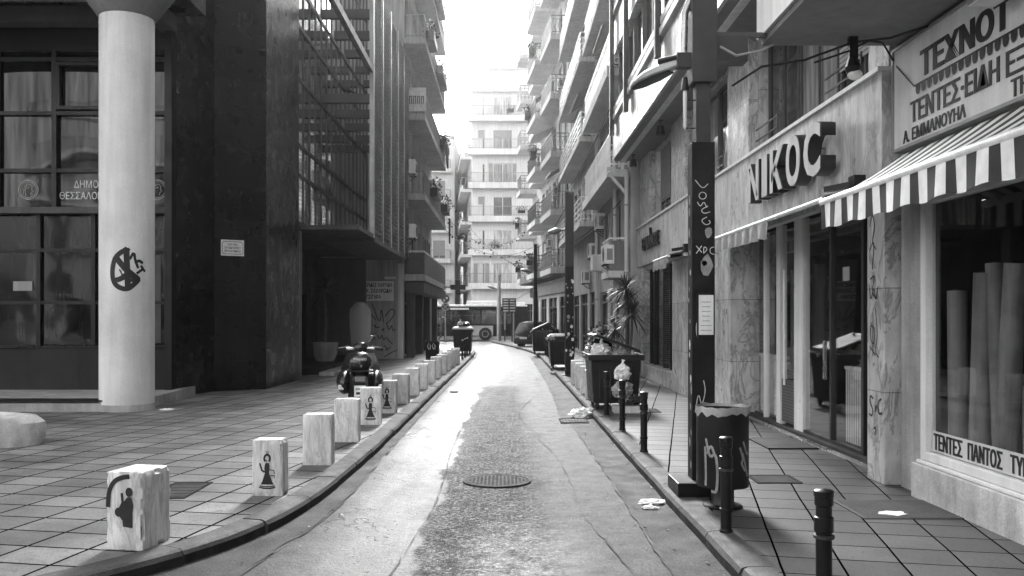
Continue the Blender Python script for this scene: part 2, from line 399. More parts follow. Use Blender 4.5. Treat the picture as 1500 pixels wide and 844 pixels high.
# ------------------------------------------------------------------ mesh helpers
W = {}                                                # world matrix of everything built
class MB:
    def __init__(s, T=None):
        s.v = []; s.f = []; s.m = []; s.mats = []; s.T = T or Matrix()
    def add(s, vs, fs, m):
        if m not in s.mats: s.mats.append(m)
        k = s.mats.index(m); o = len(s.v)
        s.v += [s.T @ Vector(v) for v in vs]
        s.f += [tuple(o + i for i in f) for f in fs]
        s.m += [k] * len(fs)
        return s
    def box(s, x0, x1, y0, y1, z0, z1, m):
        x0, x1 = sorted((x0, x1)); y0, y1 = sorted((y0, y1)); z0, z1 = sorted((z0, z1))
        return s.add([(x0, y0, z0), (x1, y0, z0), (x1, y1, z0), (x0, y1, z0), (x0, y0, z1), (x1, y0, z1), (x1, y1, z1), (x0, y1, z1)],
                     [(0, 3, 2, 1), (4, 5, 6, 7), (0, 1, 5, 4), (1, 2, 6, 5), (2, 3, 7, 6), (3, 0, 4, 7)], m)
    def bar(s, p0, p1, w_, h_, m):
        """square bar between two points"""
        p0, p1 = Vector(p0), Vector(p1); d = (p1 - p0).normalized()
        up = Vector((0, 0, 1)) if abs(d.z) < .95 else Vector((0, 1, 0))
        a = d.cross(up).normalized() * w_ / 2; b = a.normalized().cross(d) * h_ / 2
        vs = [p + q for p in (p0, p1) for q in (-a - b, a - b, a + b, -a + b)]
        return s.add(vs, [(3, 2, 1, 0), (4, 5, 6, 7), (0, 1, 5, 4), (1, 2, 6, 5), (2, 3, 7, 6), (3, 0, 4, 7)], m)
    def poly(s, pts, m):
        return s.add(pts, [tuple(range(len(pts)))], m)
    def tube(s, pts, r, m, n=8, caps=True):
        pts = [Vector(p) for p in pts]
        rs = r if isinstance(r, (list, tuple)) else [r] * len(pts)
        vs, fs = [], []
        ref = None
        for i, p in enumerate(pts):
            d = (pts[min(i + 1, len(pts) - 1)] - pts[max(i - 1, 0)]).normalized()
            if ref is None: ref = Vector((0, 0, 1)) if abs(d.z) < .9 else Vector((1, 0, 0))
            a = d.cross(ref).normalized(); b = a.cross(d); 
            for k in range(n):
                t = 2 * math.pi * k / n
                vs.append(p + (a * math.cos(t) + b * math.sin(t)) * rs[i])
        for i in range(len(pts) - 1):
            for k in range(n):
                fs.append((i * n + k, i * n + (k + 1) % n, (i + 1) * n + (k + 1) % n, (i + 1) * n + k))
        if caps:
            fs.append(tuple(range(n))[::-1]); fs.append(tuple((len(pts) - 1) * n + k for k in range(n)))
        return s.add(vs, fs, m)
    def lathe(s, prof, c, m, n=20, sx=1, sy=1):
        vs, fs = [], []
        for r, z in prof:
            for k in range(n):
                t = 2 * math.pi * k / n
                vs.append((c[0] + r * sx * math.cos(t), c[1] + r * sy * math.sin(t), c[2] + z))
        for i in range(len(prof) - 1):
            for k in range(n):
                fs.append((i * n + k, i * n + (k + 1) % n, (i + 1) * n + (k + 1) % n, (i + 1) * n + k))
        if prof[0][0] > 0.001: fs.append(tuple(range(n))[::-1])
        if prof[-1][0] > 0.001: fs.append(tuple((len(prof) - 1) * n + k for k in range(n)))
        return s.add(vs, fs, m)
    def loft(s, rings, m, caps=True):
        n = len(rings[0]); vs = [p for r in rings for p in r]; fs = []
        for i in range(len(rings) - 1):
            for k in range(n):
                fs.append((i * n + k, i * n + (k + 1) % n, (i + 1) * n + (k + 1) % n, (i + 1) * n + k))
        if caps:
            fs.append(tuple(range(n))[::-1]); fs.append(tuple((len(rings) - 1) * n + k for k in range(n)))
        return s.add(vs, fs, m)
    def prism(s, pts, z0, z1, m):
        n = len(pts)
        return s.loft([[(x, y, z0) for x, y in pts], [(x, y, z1) for x, y in pts]], m)
    def ribbon(s, pts, wd, f, m, closed=False):
        """flat brush stroke along 2-D points, mapped into space by f(u, v)"""
        P = [Vector((p[0], p[1])) for p in pts]
        n = len(P)
        for i in range(n if closed else n - 1):
            a, b = P[i], P[(i + 1) % n]
            d = (b - a)
            if d.length < 1e-6: continue
            d.normalize(); q = Vector((-d.y, d.x)) * wd / 2
            e = d * wd * .3
            k = i * .0000 + (i % 3) * .0003
            c = [a - q - e, b - q + e, b + q + e, a + q - e]
            s.add([f(x.x, x.y, k) for x in c], [(0, 1, 2, 3)], m)
        return s
    def build(s, name, parent=None, local=False, smooth=False, bevel=0.0, origin=None, seg=2, recalc=True):
        me = bpy.data.meshes.new(name)
        vs = s.v
        if parent is not None:
            if not local:
                inv = W[parent].inverted(); vs = [inv @ v for v in vs]
            Mw = W[parent].copy()
            loc = Vector((0, 0, 0))
        else:
            if origin is None:
                xs = [v.x for v in vs]; ys = [v.y for v in vs]; zs = [v.z for v in vs]
                origin = ((min(xs) + max(xs)) / 2, (min(ys) + max(ys)) / 2, min(zs))
            loc = Vector(origin); vs = [v - loc for v in vs]
            Mw = Matrix.Translation(loc)
        me.from_pydata([tuple(v) for v in vs], [], s.f)
        for m in s.mats: me.materials.append(MATS[m])
        me.polygons.foreach_set("material_index", s.m)
        if recalc:
            bm = bmesh.new(); bm.from_mesh(me); bmesh.ops.recalc_face_normals(bm, faces=bm.faces); bm.to_mesh(me); bm.free()
        if smooth:
            me.polygons.foreach_set("use_smooth", [True] * len(me.polygons))
            try: me.set_sharp_from_angle(angle=R(38))
            except Exception: pass
        me.update()
        o = bpy.data.objects.new(name, me); COL.objects.link(o)
        if parent is not None: o.parent = parent
        else: o.location = loc
        W[o] = Mw
        if bevel > 0:
            b = o.modifiers.new("bevel", 'BEVEL'); b.width = bevel; b.segments = seg; b.limit_method = 'ANGLE'; b.angle_limit = R(40)
        return o
def tag(o, label=None, cat=None, group=None, kind=None):
    if label: o["label"] = label
    if cat: o["category"] = cat
    if group: o["group"] = group
    if kind: o["kind"] = kind
    return o
def thing(name, label, cat, loc=(0, 0, 0), rz=0.0, group=None):
    o = bpy.data.objects.new(name, None); COL.objects.link(o)
    o.empty_display_size = .2
    o.location = loc; o.rotation_euler = (0, 0, rz)
    W[o] = Matrix.Translation(Vector(loc)) @ Matrix.Rotation(rz, 4, 'Z')
    return tag(o, label, cat, group)
def place(name, me, parent, M):
    """link shared mesh data as a child at a world matrix"""
    o = bpy.data.objects.new(name, me); COL.objects.link(o)
    o.parent = parent; o.matrix_basis = W[parent].inverted() @ M
    W[o] = M
    return o
def kids(o): return [c for c in bpy.data.objects if c.parent is o]
def dup(root, loc, rz, label, group=None):
    def cp(o, par):
        c = o.copy(); COL.objects.link(c)
        if par is not None: c.parent = par
        for ch in kids(o): cp(ch, c)
        return c
    src = list(kids(root))
    r = root.copy(); COL.objects.link(r)
    r.location = loc; r.rotation_euler = (0, 0, rz)
    for ch in src: cp(ch, r)
    r["label"] = label
    if group: r["group"] = group
    W[r] = Matrix.Translation(Vector(loc)) @ Matrix.Rotation(rz, 4, 'Z')
    return r
def struct(name, mb, **k):
    return tag(mb.build(name, **k), kind='structure')
_fc = None
def text(name, body, size, M, m, parent, extrude=.002, width=None, bold=0.0, align='LEFT', spacing=1.0, fat=0.0):
    """lettering as a real mesh; M maps text x/y/normal into the world; width = total width to fit"""
    cu = bpy.data.curves.new(name, 'FONT'); cu.body = body; cu.size = 1.0; cu.extrude = extrude / size; cu.offset = bold
    cu.align_x = 'LEFT'; cu.space_character = spacing; cu.resolution_u = 3
    t = bpy.data.objects.new(name, cu); COL.objects.link(t)
    dg = bpy.context.evaluated_depsgraph_get(); dg.update()
    me = bpy.data.meshes.new_from_object(t.evaluated_get(dg))
    bpy.data.objects.remove(t); bpy.data.curves.remove(cu)
    xs = [v.co.x for v in me.vertices]; ys = [v.co.y for v in me.vertices]
    x0, x1 = min(xs), max(xs); y0, y1 = min(ys), max(ys)
    sy = size / max(.001, y1 - y0); sx = sy if width is None else width / max(.001, x1 - x0)
    off = {'LEFT': 0, 'CENTER': -(x1 - x0) * sx / 2}[align]
    for v in me.vertices:
        v.co = Vector(((v.co.x - x0) * sx + off, (v.co.y - y0) * sy, v.co.z * size))
    if fat:                                            # heavier strokes: a second slightly shifted copy
        bm = bmesh.new(); bm.from_mesh(me)
        g = bmesh.ops.duplicate(bm, geom=bm.verts[:] + bm.edges[:] + bm.faces[:])
        for v in g['geom']:
            if isinstance(v, bmesh.types.BMVert): v.co += Vector((fat, 0, .0008))
        bm.to_mesh(me); bm.free()
    me.materials.clear(); me.materials.append(MATS[m])
    me.name = name
    return place(name, me, parent, M)
def TM(o, xdir, up=(0, 0, 1)):
    x = Vector(xdir).normalized(); y = Vector(up).normalized(); z = x.cross(y)
    M = Matrix((x, y, z)).transposed().to_4x4(); M.translation = Vector(o)
    return M
def frame(p0, p1):
    """facade frame: u along p0->p1, v out of the wall (left of that direction), w up"""
    a, b = Vector((p0[0], p0[1], 0)), Vector((p1[0], p1[1], 0))
    u = (b - a); L = u.length; u.normalize(); v = Vector((-u.y, u.x, 0))
    M = Matrix((u, v, Vector((0, 0, 1)))).transposed().to_4x4(); M.translation = a
    return M, L
def wallgrid(mb, U0, U1, H0, H1, holes, m, rev=.18, rm=None):
    """wall face at v=0 with real openings and their reveals"""
    us = sorted(set([U0, U1] + [h[i] for h in holes for i in (0, 1) if U0 < h[i] < U1]))
    hs = sorted(set([H0, H1] + [h[i] for h in holes for i in (2, 3) if H0 < h[i] < H1]))
    for i in range(len(us) - 1):
        run = None
        for j in range(len(hs) - 1):
            cu, ch = (us[i] + us[i + 1]) / 2, (hs[j] + hs[j + 1]) / 2
            inside = any(h[0] < cu < h[1] and h[2] < ch < h[3] for h in holes)
            if not inside:
                if run is None: run = hs[j]
            if run is not None and (inside or j == len(hs) - 2):
                top = hs[j] if inside else hs[j + 1]
                mb.poly([(us[i], 0, run), (us[i], 0, top), (us[i + 1], 0, top), (us[i + 1], 0, run)], m)
                run = None
    for a, b, c, d in holes:
        q = [(a, c), (b, c), (b, d), (a, d)]
        for k in range(4):
            (ua, ha), (ub, hb) = q[k], q[(k + 1) % 4]
            mb.poly([(ua, 0, ha), (ub, 0, hb), (ub, -rev, hb), (ua, -rev, ha)], rm or m)
# --- windows: shared meshes by size and style, origin at lower left of the opening, u/v/w axes
WC = {}
def window_meshes(w_, h_, style):
    key = (round(w_, 2), round(h_, 2), style)
    if key in WC: return WC[key]
    f = MB(); p = MB(); x = None
    fm = 'white_paint' if 'w' in style else 'shutter_dark'
    t = .06
    for a in ((0, t, 0, h_), (w_ - t, w_, 0, h_)): f.box(a[0], a[1], -.03, .03, a[2], a[3], fm)
    f.box(t, w_ - t, -.03, .03, 0, t, fm); f.box(t, w_ - t, -.03, .03, h_ - t, h_, fm)
    n = 2 if w_ > .8 else 1
    if w_ > 2.2: n = 3
    for k in range(1, n): f.box(w_ * k / n - .03, w_ * k / n + .03, -.025, .025, t, h_ - t, fm)
    pm = {'c': 'pane_curtain', 'p': 'pane_pale'}.get(style[-1], 'pane')
    p.box(t, w_ - t, -.012, .0, t, h_ - t, pm)
    if 's' in style:                                   # roller shutter box / part-lowered blind
        x = MB(); q = h_ * (.35 if 'h' in style else .75)
        x.box(t * .6, w_ - t * .6, .032, .05, h_ - q, h_, 'slat_pale')
    ms = []
    x2 = None
    if 'o' in style:
        x2 = MB(); x = MB(); sm_ = 'shutter_slats' if 'w' not in style else 'slat_pale'
        x.box(-.42, -.03, .19, .225, .02, h_ - .02, sm_); x2.box(w_ + .03, w_ + .42, .19, .225, .02, h_ - .02, sm_)
    for mb in (f, p, x, x2):
        if mb is None: ms.append(None); continue
        me = bpy.data.meshes.new("window"); me.from_pydata([tuple(v) for v in mb.v], [], mb.f)
        for m in mb.mats: me.materials.append(MATS[m])
        me.polygons.foreach_set("material_index", mb.m); ms.append(me)
    WC[key] = ms
    return ms
def window(parent, F, u0, u1, h0, h1, style, rev=.18):
    ms = window_meshes(u1 - u0, h1 - h0, style)
    M = F @ Matrix.Translation((u0, -rev + .04, h0))
    a = place('window', ms[0], parent, M); place('pane', ms[1], a, M)
    for s_ in ms[2:]:
        if s_: place('shutter', s_, a, M)
def railing(mb, u0, u1, out, z, style, rm, L=True, Rt=True):
    """balcony rail on three sides: bars / lattice / mesh / solid"""
    sides = [((u0, out), (u1, out))]
    if L: sides.append(((u0, 0.02), (u0, out)))
    if Rt: sides.append(((u1, 0.02), (u1, out)))
    H = .95
    for (a, b), (c, d) in sides:
        A, B = Vector((a, b, 0)), Vector((c, d, 0)); ln = (B - A).length
        if style == 'solid':
            mb.bar(A + Vector((0, 0, z + .45)), B + Vector((0, 0, z + .45)), .07, .86, rm)
            mb.bar(A + Vector((0, 0, z + H)), B + Vector((0, 0, z + H)), .05, .05, 'white_metal'); continue
        mb.bar(A + Vector((0, 0, z + H)), B + Vector((0, 0, z + H)), .05, .045, rm)
        mb.bar(A + Vector((0, 0, z + .1)), B + Vector((0, 0, z + .1)), .035, .035, rm)
        if style == 'bars':
            n = max(2, int(ln / .13))
            for k in range(n + 1):
                p = A.lerp(B, k / n); mb.bar(p + Vector((0, 0, z)), p + Vector((0, 0, z + H)), .018, .018, rm)
        elif style == 'ornate':
            n = max(2, int(ln / .22))
            for k in range(n):
                p, q = A.lerp(B, k / n), A.lerp(B, (k + 1) / n)
                mb.bar(p + Vector((0, 0, z)), p + Vector((0, 0, z + H)), .022, .022, rm)
                mb.bar(p + Vector((0, 0, z + .1)), q + Vector((0, 0, z + .75)), .018, .018, rm)
                mb.bar(q + Vector((0, 0, z + .1)), p + Vector((0, 0, z + .75)), .018, .018, rm)
            mb.bar(A + Vector((0, 0, z + .76)), B + Vector((0, 0, z + .76)), .03, .03, rm)
        elif style == 'lattice':
            n = max(2, int(ln / .42))
            for k in range(n):
                p, q = A.lerp(B, k / n), A.lerp(B, (k + 1) / n); m_ = A.lerp(B, (k + .5) / n)
                mb.bar(p + Vector((0, 0, z)), p + Vector((0, 0, z + H)), .04, .04, rm)
                mb.bar(m_ + Vector((0, 0, z + .1)), m_ + Vector((0, 0, z + H)), .03, .03, rm)
                mb.bar(p + Vector((0, 0, z + .35)), m_ + Vector((0, 0, z + .65)), .03, .03, rm)
                mb.bar(m_ + Vector((0, 0, z + .65)), q + Vector((0, 0, z + .35)), .03, .03, rm)
            for hh in (.35, .65): mb.bar(A + Vector((0, 0, z + hh)), B + Vector((0, 0, z + hh)), .03, .03, rm)
        elif style == 'strips':
            for hh in (.3, .52, .74): mb.bar(A + Vector((0, 0, z + hh)), B + Vector((0, 0, z + hh)), .03, .055, rm)
            n = max(1, int(ln / 1.2))
            for k in range(n + 1):
                p = A.lerp(B, k / n); mb.bar(p + Vector((0, 0, z)), p + Vector((0, 0, z + H)), .04, .04, rm)
def balcony(parent, F, u0, u1, out, z, style, sm='pale_stucco', rm='rail_dark', th=.2, lip=.0, Lr=(True, True)):
    b = MB(F); b.box(u0, u1, .003, out, z - th, z, sm)
    if lip: b.box(u0 - .03, u1 + .03, out - .12, out + .04, z - th - .02, z + lip, sm)
    o = b.build('balcony', parent)
    r = MB(F); railing(r, u0 + .05, u1 - .05, out - .06, z + max(lip, 0), style, rm, *Lr)
    W[o] = W[parent]
    return o, r.build('railing', o)
def blob(mb, c, rx, ry, rz, m, seed=0, amp=.18, fr=2.2, sub=3, sag=0.0, crease=0.0):
    bm = bmesh.new(); bmesh.ops.create_icosphere(bm, subdivisions=sub, radius=1)
    vs = []
    for v in bm.verts:
        p = v.co.copy(); q = p * fr + Vector((seed * 7.3, seed * 3.1, seed * 1.7))
        k = 1 + amp * noise.noise(q) + amp * .6 * noise.noise(q * 2.7)
        if crease: k -= crease * abs(noise.noise(q * 1.9 + Vector((9, 2, 5)))) + crease * .6 * abs(noise.noise(q * 4.3))
        p = Vector((p.x * rx, p.y * ry, p.z * rz)) * k
        if sag and p.z < -rz * .55: p.z = -rz * .55 + (p.z + rz * .55) * .25
        vs.append(p + Vector(c))
    bm.verts.index_update()
    fs = [tuple(v.index for v in f.verts) for f in bm.faces]; bm.free()
    return mb.add(vs, fs, m)
def leafblob(mb, c, rx, ry, rz, n, size, m, seed=0):
    r = random.Random(seed)
    for _ in range(n):
        while True:
            p = Vector((r.uniform(-1, 1), r.uniform(-1, 1), r.uniform(-1, 1)))
            if p.length < 1: break
        p = Vector((p.x * rx, p.y * ry, p.z * rz)) + Vector(c)
        d = Vector((r.uniform(-1, 1), r.uniform(-1, 1), r.uniform(-.6, 1))).normalized() * size * r.uniform(.6, 1.3)
        q = d.cross(Vector((r.uniform(-1, 1), r.uniform(-1, 1), 1))).normalized() * size * .28
        mb.add([p, p + d * .5 + q, p + d, p + d * .5 - q], [(0, 1, 2, 3)], m)
def rosette(mb, c, n, ln, m, seed=0, wd=.03, lo=-35, hi=75):
    r = random.Random(seed)
    for k in range(n):
        az = r.uniform(0, 2 * math.pi); el = R(r.uniform(lo, hi)); L = ln * r.uniform(.75, 1.1)
        d = Vector((math.cos(az) * math.cos(el), math.sin(az) * math.cos(el), math.sin(el)))
        s = Vector((-math.sin(az), math.cos(az), 0)) * wd / 2
        P = [Vector(c) + d * L * t + Vector((0, 0, -.32 * L * t * t)) for t in (0, .35, .7, 1)]
        ww = (.7, 1, .7, .05)
        for i in range(3):
            mb.add([P[i] - s * ww[i], P[i] + s * ww[i], P[i + 1] + s * ww[i + 1], P[i + 1] - s * ww[i + 1]], [(0, 1, 2, 3)], m)
def arcpts(cx, cy, rx, ry, a0, a1, n=14):
    return [(cx + rx * math.cos(R(a0 + (a1 - a0) * k / n)), cy + ry * math.sin(R(a0 + (a1 - a0) * k / n))) for k in range(n + 1)]

# ------------------------------------------------------------------ ground, road, pavements
struct('ground', MB().box(-260, 260, -260, 260, -.4, -.06, 'asphalt_far'), origin=(0, 0, 0))
struct('road', MB().poly([(-14, -60, 0), (12, -60, 0), (12, 64, 0), (60, 64, 0), (60, 82, 0), (-60, 82, 0), (-60, 50, 0), (-14, 50, 0)], 'asphalt'), origin=(0, 0, 0))
def chaikin(P, n=2):
    for _ in range(n):
        Q = [P[0]]
        for a, b in zip(P, P[1:]):
            Q += [(a[0] * .75 + b[0] * .25, a[1] * .75 + b[1] * .25), (a[0] * .25 + b[0] * .75, a[1] * .25 + b[1] * .75)]
        P = Q + [P[-1]]
    return P
def resample(P, step):
    out = [Vector(P[0])]; acc = 0
    for a, b in zip(P, P[1:]):
        a, b = Vector(a), Vector(b); L = (b - a).length; t = step - acc
        while t <= L:
            out.append(a.lerp(b, t / L)); t += step
        acc = (acc + L) % step if L + acc >= step else acc + L
    out.append(Vector(P[-1])); return out
def normals(P, side):
    N = []
    for i in range(len(P)):
        d = (P[min(i + 1, len(P) - 1)] - P[max(i - 1, 0)]).normalized()
        N.append(Vector((-d.y, d.x)) * side)
    return N
LP = chaikin([(-12, 2.0), (-9, 2.6), (-6, 3.4), (-4.2, 4.4), (-3.0, 5.5), (-2.45, 6.26), (-2.07, 7.0), (-1.83, 8.2), (-1.74, 10), (-1.69, 12.2), (-1.62, 20), (-1.5, 30), (-1.40, 40), (-1.45, 44), (-1.8, 47), (-2.6, 50), (-4.2, 53), (-7, 55.5), (-12, 57), (-58, 58)])
RP = chaikin([(1.62, -40), (1.6, 6.2), (1.55, 8.8), (1.55, 16), (1.52, 33), (1.49, 40), (1.2, 45), (.5, 51), (-.4, 57), (-.95, 60.5), (-1.0, 62.6), (-.4, 63.6), (2, 64), (58, 64)])
WK = .22
def kerb(name, P, side, step=.25, stone=4):
    Q = resample(P, step); N = normals(Q, side); mb = MB(); r = random.Random(3)
    i = 0
    while i < len(Q) - 1:
        j = min(i + stone, len(Q) - 1); dz = r.uniform(-.006, .006); sh = r.uniform(-.008, .008)
        rings = []
        for k in range(i, j + 1):
            p = Q[k].copy(); n = N[k]
            if k == i and i > 0: p = p.lerp(Q[k + 1], .035)
            if k == j and j < len(Q) - 1: p = p.lerp(Q[k - 1], .035)
            w1 = r.uniform(-.004, .004)
            pr = [(0 + sh, -.08), (0 + sh + w1, .075), (.02 + sh, .108 + dz), (.05 + sh, .121 + dz), (WK, .124 + dz), (WK, -.08)]
            rings.append([(p.x + n.x * a, p.y + n.y * a, z) for a, z in pr])
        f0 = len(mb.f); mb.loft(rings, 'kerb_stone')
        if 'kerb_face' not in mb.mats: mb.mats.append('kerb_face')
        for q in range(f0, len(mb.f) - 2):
            if (q - f0) % 6 == 0: mb.m[q] = mb.mats.index('kerb_face')  # front faces only: the darker colour also carries their shade
        i = j
    return struct(name, mb, origin=(0, 0, 0), smooth=False)
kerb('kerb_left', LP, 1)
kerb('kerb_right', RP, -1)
def inner(P, side, step=.5):
    Q = resample(P, step); N = normals(Q, side)
    return [(q.x + n.x * (WK - .004), q.y + n.y * (WK - .004)) for q, n in zip(Q, N)]
li = inner(LP, 1); ri = inner(RP, -1)
def slab(name, pts, z, m):
    mb = MB(); n = len(pts)
    mb.poly([(x, y, z) for x, y in pts], m)
    return struct(name, mb, origin=(0, 0, 0))
slab('pavement_left', li + [(-58, 2.0)], .12, 'paving_left')
slab('pavement_right', ri + [(58, -40)], .12, 'paving_right')
struct('pavement_beyond', MB().box(-60, 60, 82, 140, -.05, .12, 'asphalt_far'), origin=(0, 82, 0))

# gutters and road patches: thin sheets, each a few millimetres above the one below
def sheet(name, left, right, z, m):
    """strip between two edges given as [(y, x)] tables with ragged sides"""
    ys = []
    y = left[0][0]
    while y <= left[-1][0]:
        ys.append(y); y += .06 if y < 14 else .2
    def at(T, y):
        for (a, xa), (b, xb) in zip(T, T[1:]):
            if a <= y <= b: return xa + (xb - xa) * (y - a) / (b - a)
        return T[-1][1]
    mb = MB(); vs = []; fs = []
    for y in ys:
        j = .035 * noise.noise(Vector((y * 3.1, 1.7, z * 100))) + .02 * noise.noise(Vector((y * 9, 4.2, z * 100)))
        j2 = .05 * noise.noise(Vector((y * 2.3, 7.7, z * 100))) + .02 * noise.noise(Vector((y * 11, 9.2, z * 100)))
        vs += [(at(left, y) + j, y, z), (at(right, y) + j2, y, z)]
    for i in range(len(ys) - 1): fs.append((2 * i, 2 * i + 1, 2 * i + 3, 2 * i + 2))
    mb.add(vs, fs, m)
    return struct(name, mb, origin=(0, 0, 0))
sheet('gutter_right', [(2, 1.2), (6.2, 1.18), (14.7, 1.13), (16.5, 1.0), (24, 1.14), (40, 1.1)], [(2, 1.66), (6.2, 1.64), (14.7, 1.6), (16.5, 1.6), (24, 1.58), (40, 1.55)], .006, 'gutter')
gl = resample(LP, .1); gn = normals(gl, -1)
mb = MB(); vs = []; fs = []; k = 0
for p, n in zip(gl, gn):
    if not (3.4 < p.y < 45): continue
    wd = .13 if p.y > 11 else .13 + (11 - p.y) * .05
    if p.y < 7: wd = .33 + (7 - p.y) * .45
    wd = min(wd, 1.0) + .05 * noise.noise(Vector((p.y * 3, 2, 1)))
    vs += [(p.x - n.x * .05, p.y - n.y * .05, .007), (p.x + n.x * wd, p.y + n.y * wd, .007)]
    if k: fs.append((2 * k - 2, 2 * k - 1, 2 * k + 1, 2 * k))
    k += 1
struct('gutter_left', mb.add(vs, fs, 'gutter'), origin=(0, 0, 0))
def crack(pts, wd, z=.011):
    P = chaikin(pts, 2); Q = resample(P, .09); mb = MB()
    Q = [(q.x + .03 * noise.noise(Vector((q.y * 6, q.x * 3, 3))), q.y + .02 * noise.noise(Vector((q.y * 5, 9, q.x)))) for q in Q]
    vs = []; fs = []
    for i in range(len(Q)):
        a = Vector(Q[max(i - 1, 0)]); b = Vector(Q[min(i + 1, len(Q) - 1)]); d = (b - a).normalized(); n = Vector((-d.y, d.x))
        ww = wd * (.12 + 1.3 * max(0, noise.noise(Vector((i * .23, z * 70, pts[0][0] * 5))) + .12))
        q = Vector(Q[i]); vs += [(*(q - n * ww), z), (*(q + n * ww), z)]
        if i: fs.append((2 * i - 2, 2 * i - 1, 2 * i + 1, 2 * i))
    return mb.add(vs, fs, 'crack')
for j, (pts, wd) in enumerate([
    ([(.72, 30), (.9, 26), (.95, 22), (.72, 20.4), (.3, 17.5), (.25, 15.7), (.5, 13), (.68, 11.4), (.72, 9.5), (.7, 8), (.9, 6.5), (.95, 5)], .012),
    ([(1.14, 4), (1.18, 6.2), (1.16, 9), (1.13, 14.7), (.95, 16.2), (1.1, 18), (1.15, 24), (1.1, 36)], .02),
    ([(-.42, 23.4), (-.55, 18), (-.76, 13), (-.64, 8.6), (-.8, 6.5), (-.84, 4)], .014),
    ([(-.42, 23.5), (.0, 23.9), (.5, 23.6), (.9, 23.4)], .016),
    ([(-1.42, 28), (-1.55, 14.9), (-1.55, 10.5), (-1.58, 8.5), (-1.75, 6.6), (-2.2, 5.4)], .014),
    ([(-.4, 27), (-.55, 31), (-.3, 34), (-.5, 38)], .02),
    ([(.7, 24), (1.0, 23.2), (1.15, 21)], .012)]):
    struct('road_crack', crack(pts, wd, .011 + .001 * j), origin=(0, 0, 0))

# manhole cover in the road
t = thing('manhole_cover', 'round patterned iron manhole cover set in the middle of the road', 'manhole cover', (-.09, 9.75, .012))
m = MB()
m.lathe([(.375, -.008), (.375, .006), (.345, .006), (.34, .0)], (0, 0, 0), 'iron', 40)
m.build('rim', t, True)
m = MB(); m.lathe([(.335, -.008), (.335, .0035), (.0, .0035)], (0, 0, 0), 'iron', 40)
for k in range(-7, 8):
    for q in range(-7, 8):
        if (k * k + q * q) < 52: m.box(k * .042 - .012, k * .042 + .012, q * .042 - .012, q * .042 + .012, .004, .0065, 'iron')
m.build('lid', t, True)
# gully and pavement grates
def grate(label, x0, x1, y0, y1, z, n, slots='y', cat='drain grate', name='drain_grate'):
    t = thing(name, label, cat, ((x0 + x1) / 2, (y0 + y1) / 2, z))
    hx, hy = (x1 - x0) / 2, (y1 - y0) / 2
    m = MB()
    for a in ((-hx, -hx + .03, -hy, hy), (hx - .03, hx, -hy, hy), (-hx + .03, hx - .03, -hy, -hy + .03), (-hx + .03, hx - .03, hy - .03, hy)): m.box(a[0], a[1], a[2], a[3], -.006, .006, 'grate')
    m.build('frame', t, True)
    m = MB(); m.box(-hx + .03, hx - .03, -hy + .03, hy - .03, -.006, .0015, 'crack'); m.build('pit', t, True)
    m = MB()
    for k in range(n):
        if slots == 'y':
            c = -hx + .03 + (2 * hx - .06) * (k + .5) / n; m.box(c - .008, c + .008, -hy + .03, hy - .03, .001, .005, 'grate')
        else:
            c = -hy + .03 + (2 * hy - .06) * (k + .5) / n; m.box(-hx + .03, hx - .03, c - .008, c + .008, .001, .005, 'grate')
    m.build('bars', t, True)
grate('dark iron gully grate in the road at the right kerb', .94, 1.42, 15.0, 15.6, .014, 8)
grate('slotted drain grate in the left paving behind the nearest marble block', -3.36, -2.98, 8.25, 9.05, .124, 10, 'x')
grate('slotted drain grate in the right paving beyond the litter bin', 2.56, 3.02, 9.0, 9.45, .124, 12)
grate('small drain grate in the right paving by the bagged rubbish', 2.2, 2.75, 15.6, 16.2, .124, 12)
t = thing('access_cover', 'square pavement cover with dark worn edges by the awning shop', 'access cover', (3.42, 7.8, .124))
m = MB(); m.box(-.42, .42, -.38, .38, -.006, .004, 'crack'); m.build('frame', t, True)
m = MB(); m.box(-.38, .38, -.34, .34, .002, .0065, 'gutter'); m.build('lid', t, True)
tag(MB().box(3.35, 4.0, 11.3, 12.3, .121, .14, 'rubber').build('door_mat', bevel=.005), 'dark rubber mat before the glass door of the letter-sign shop', 'door mat')

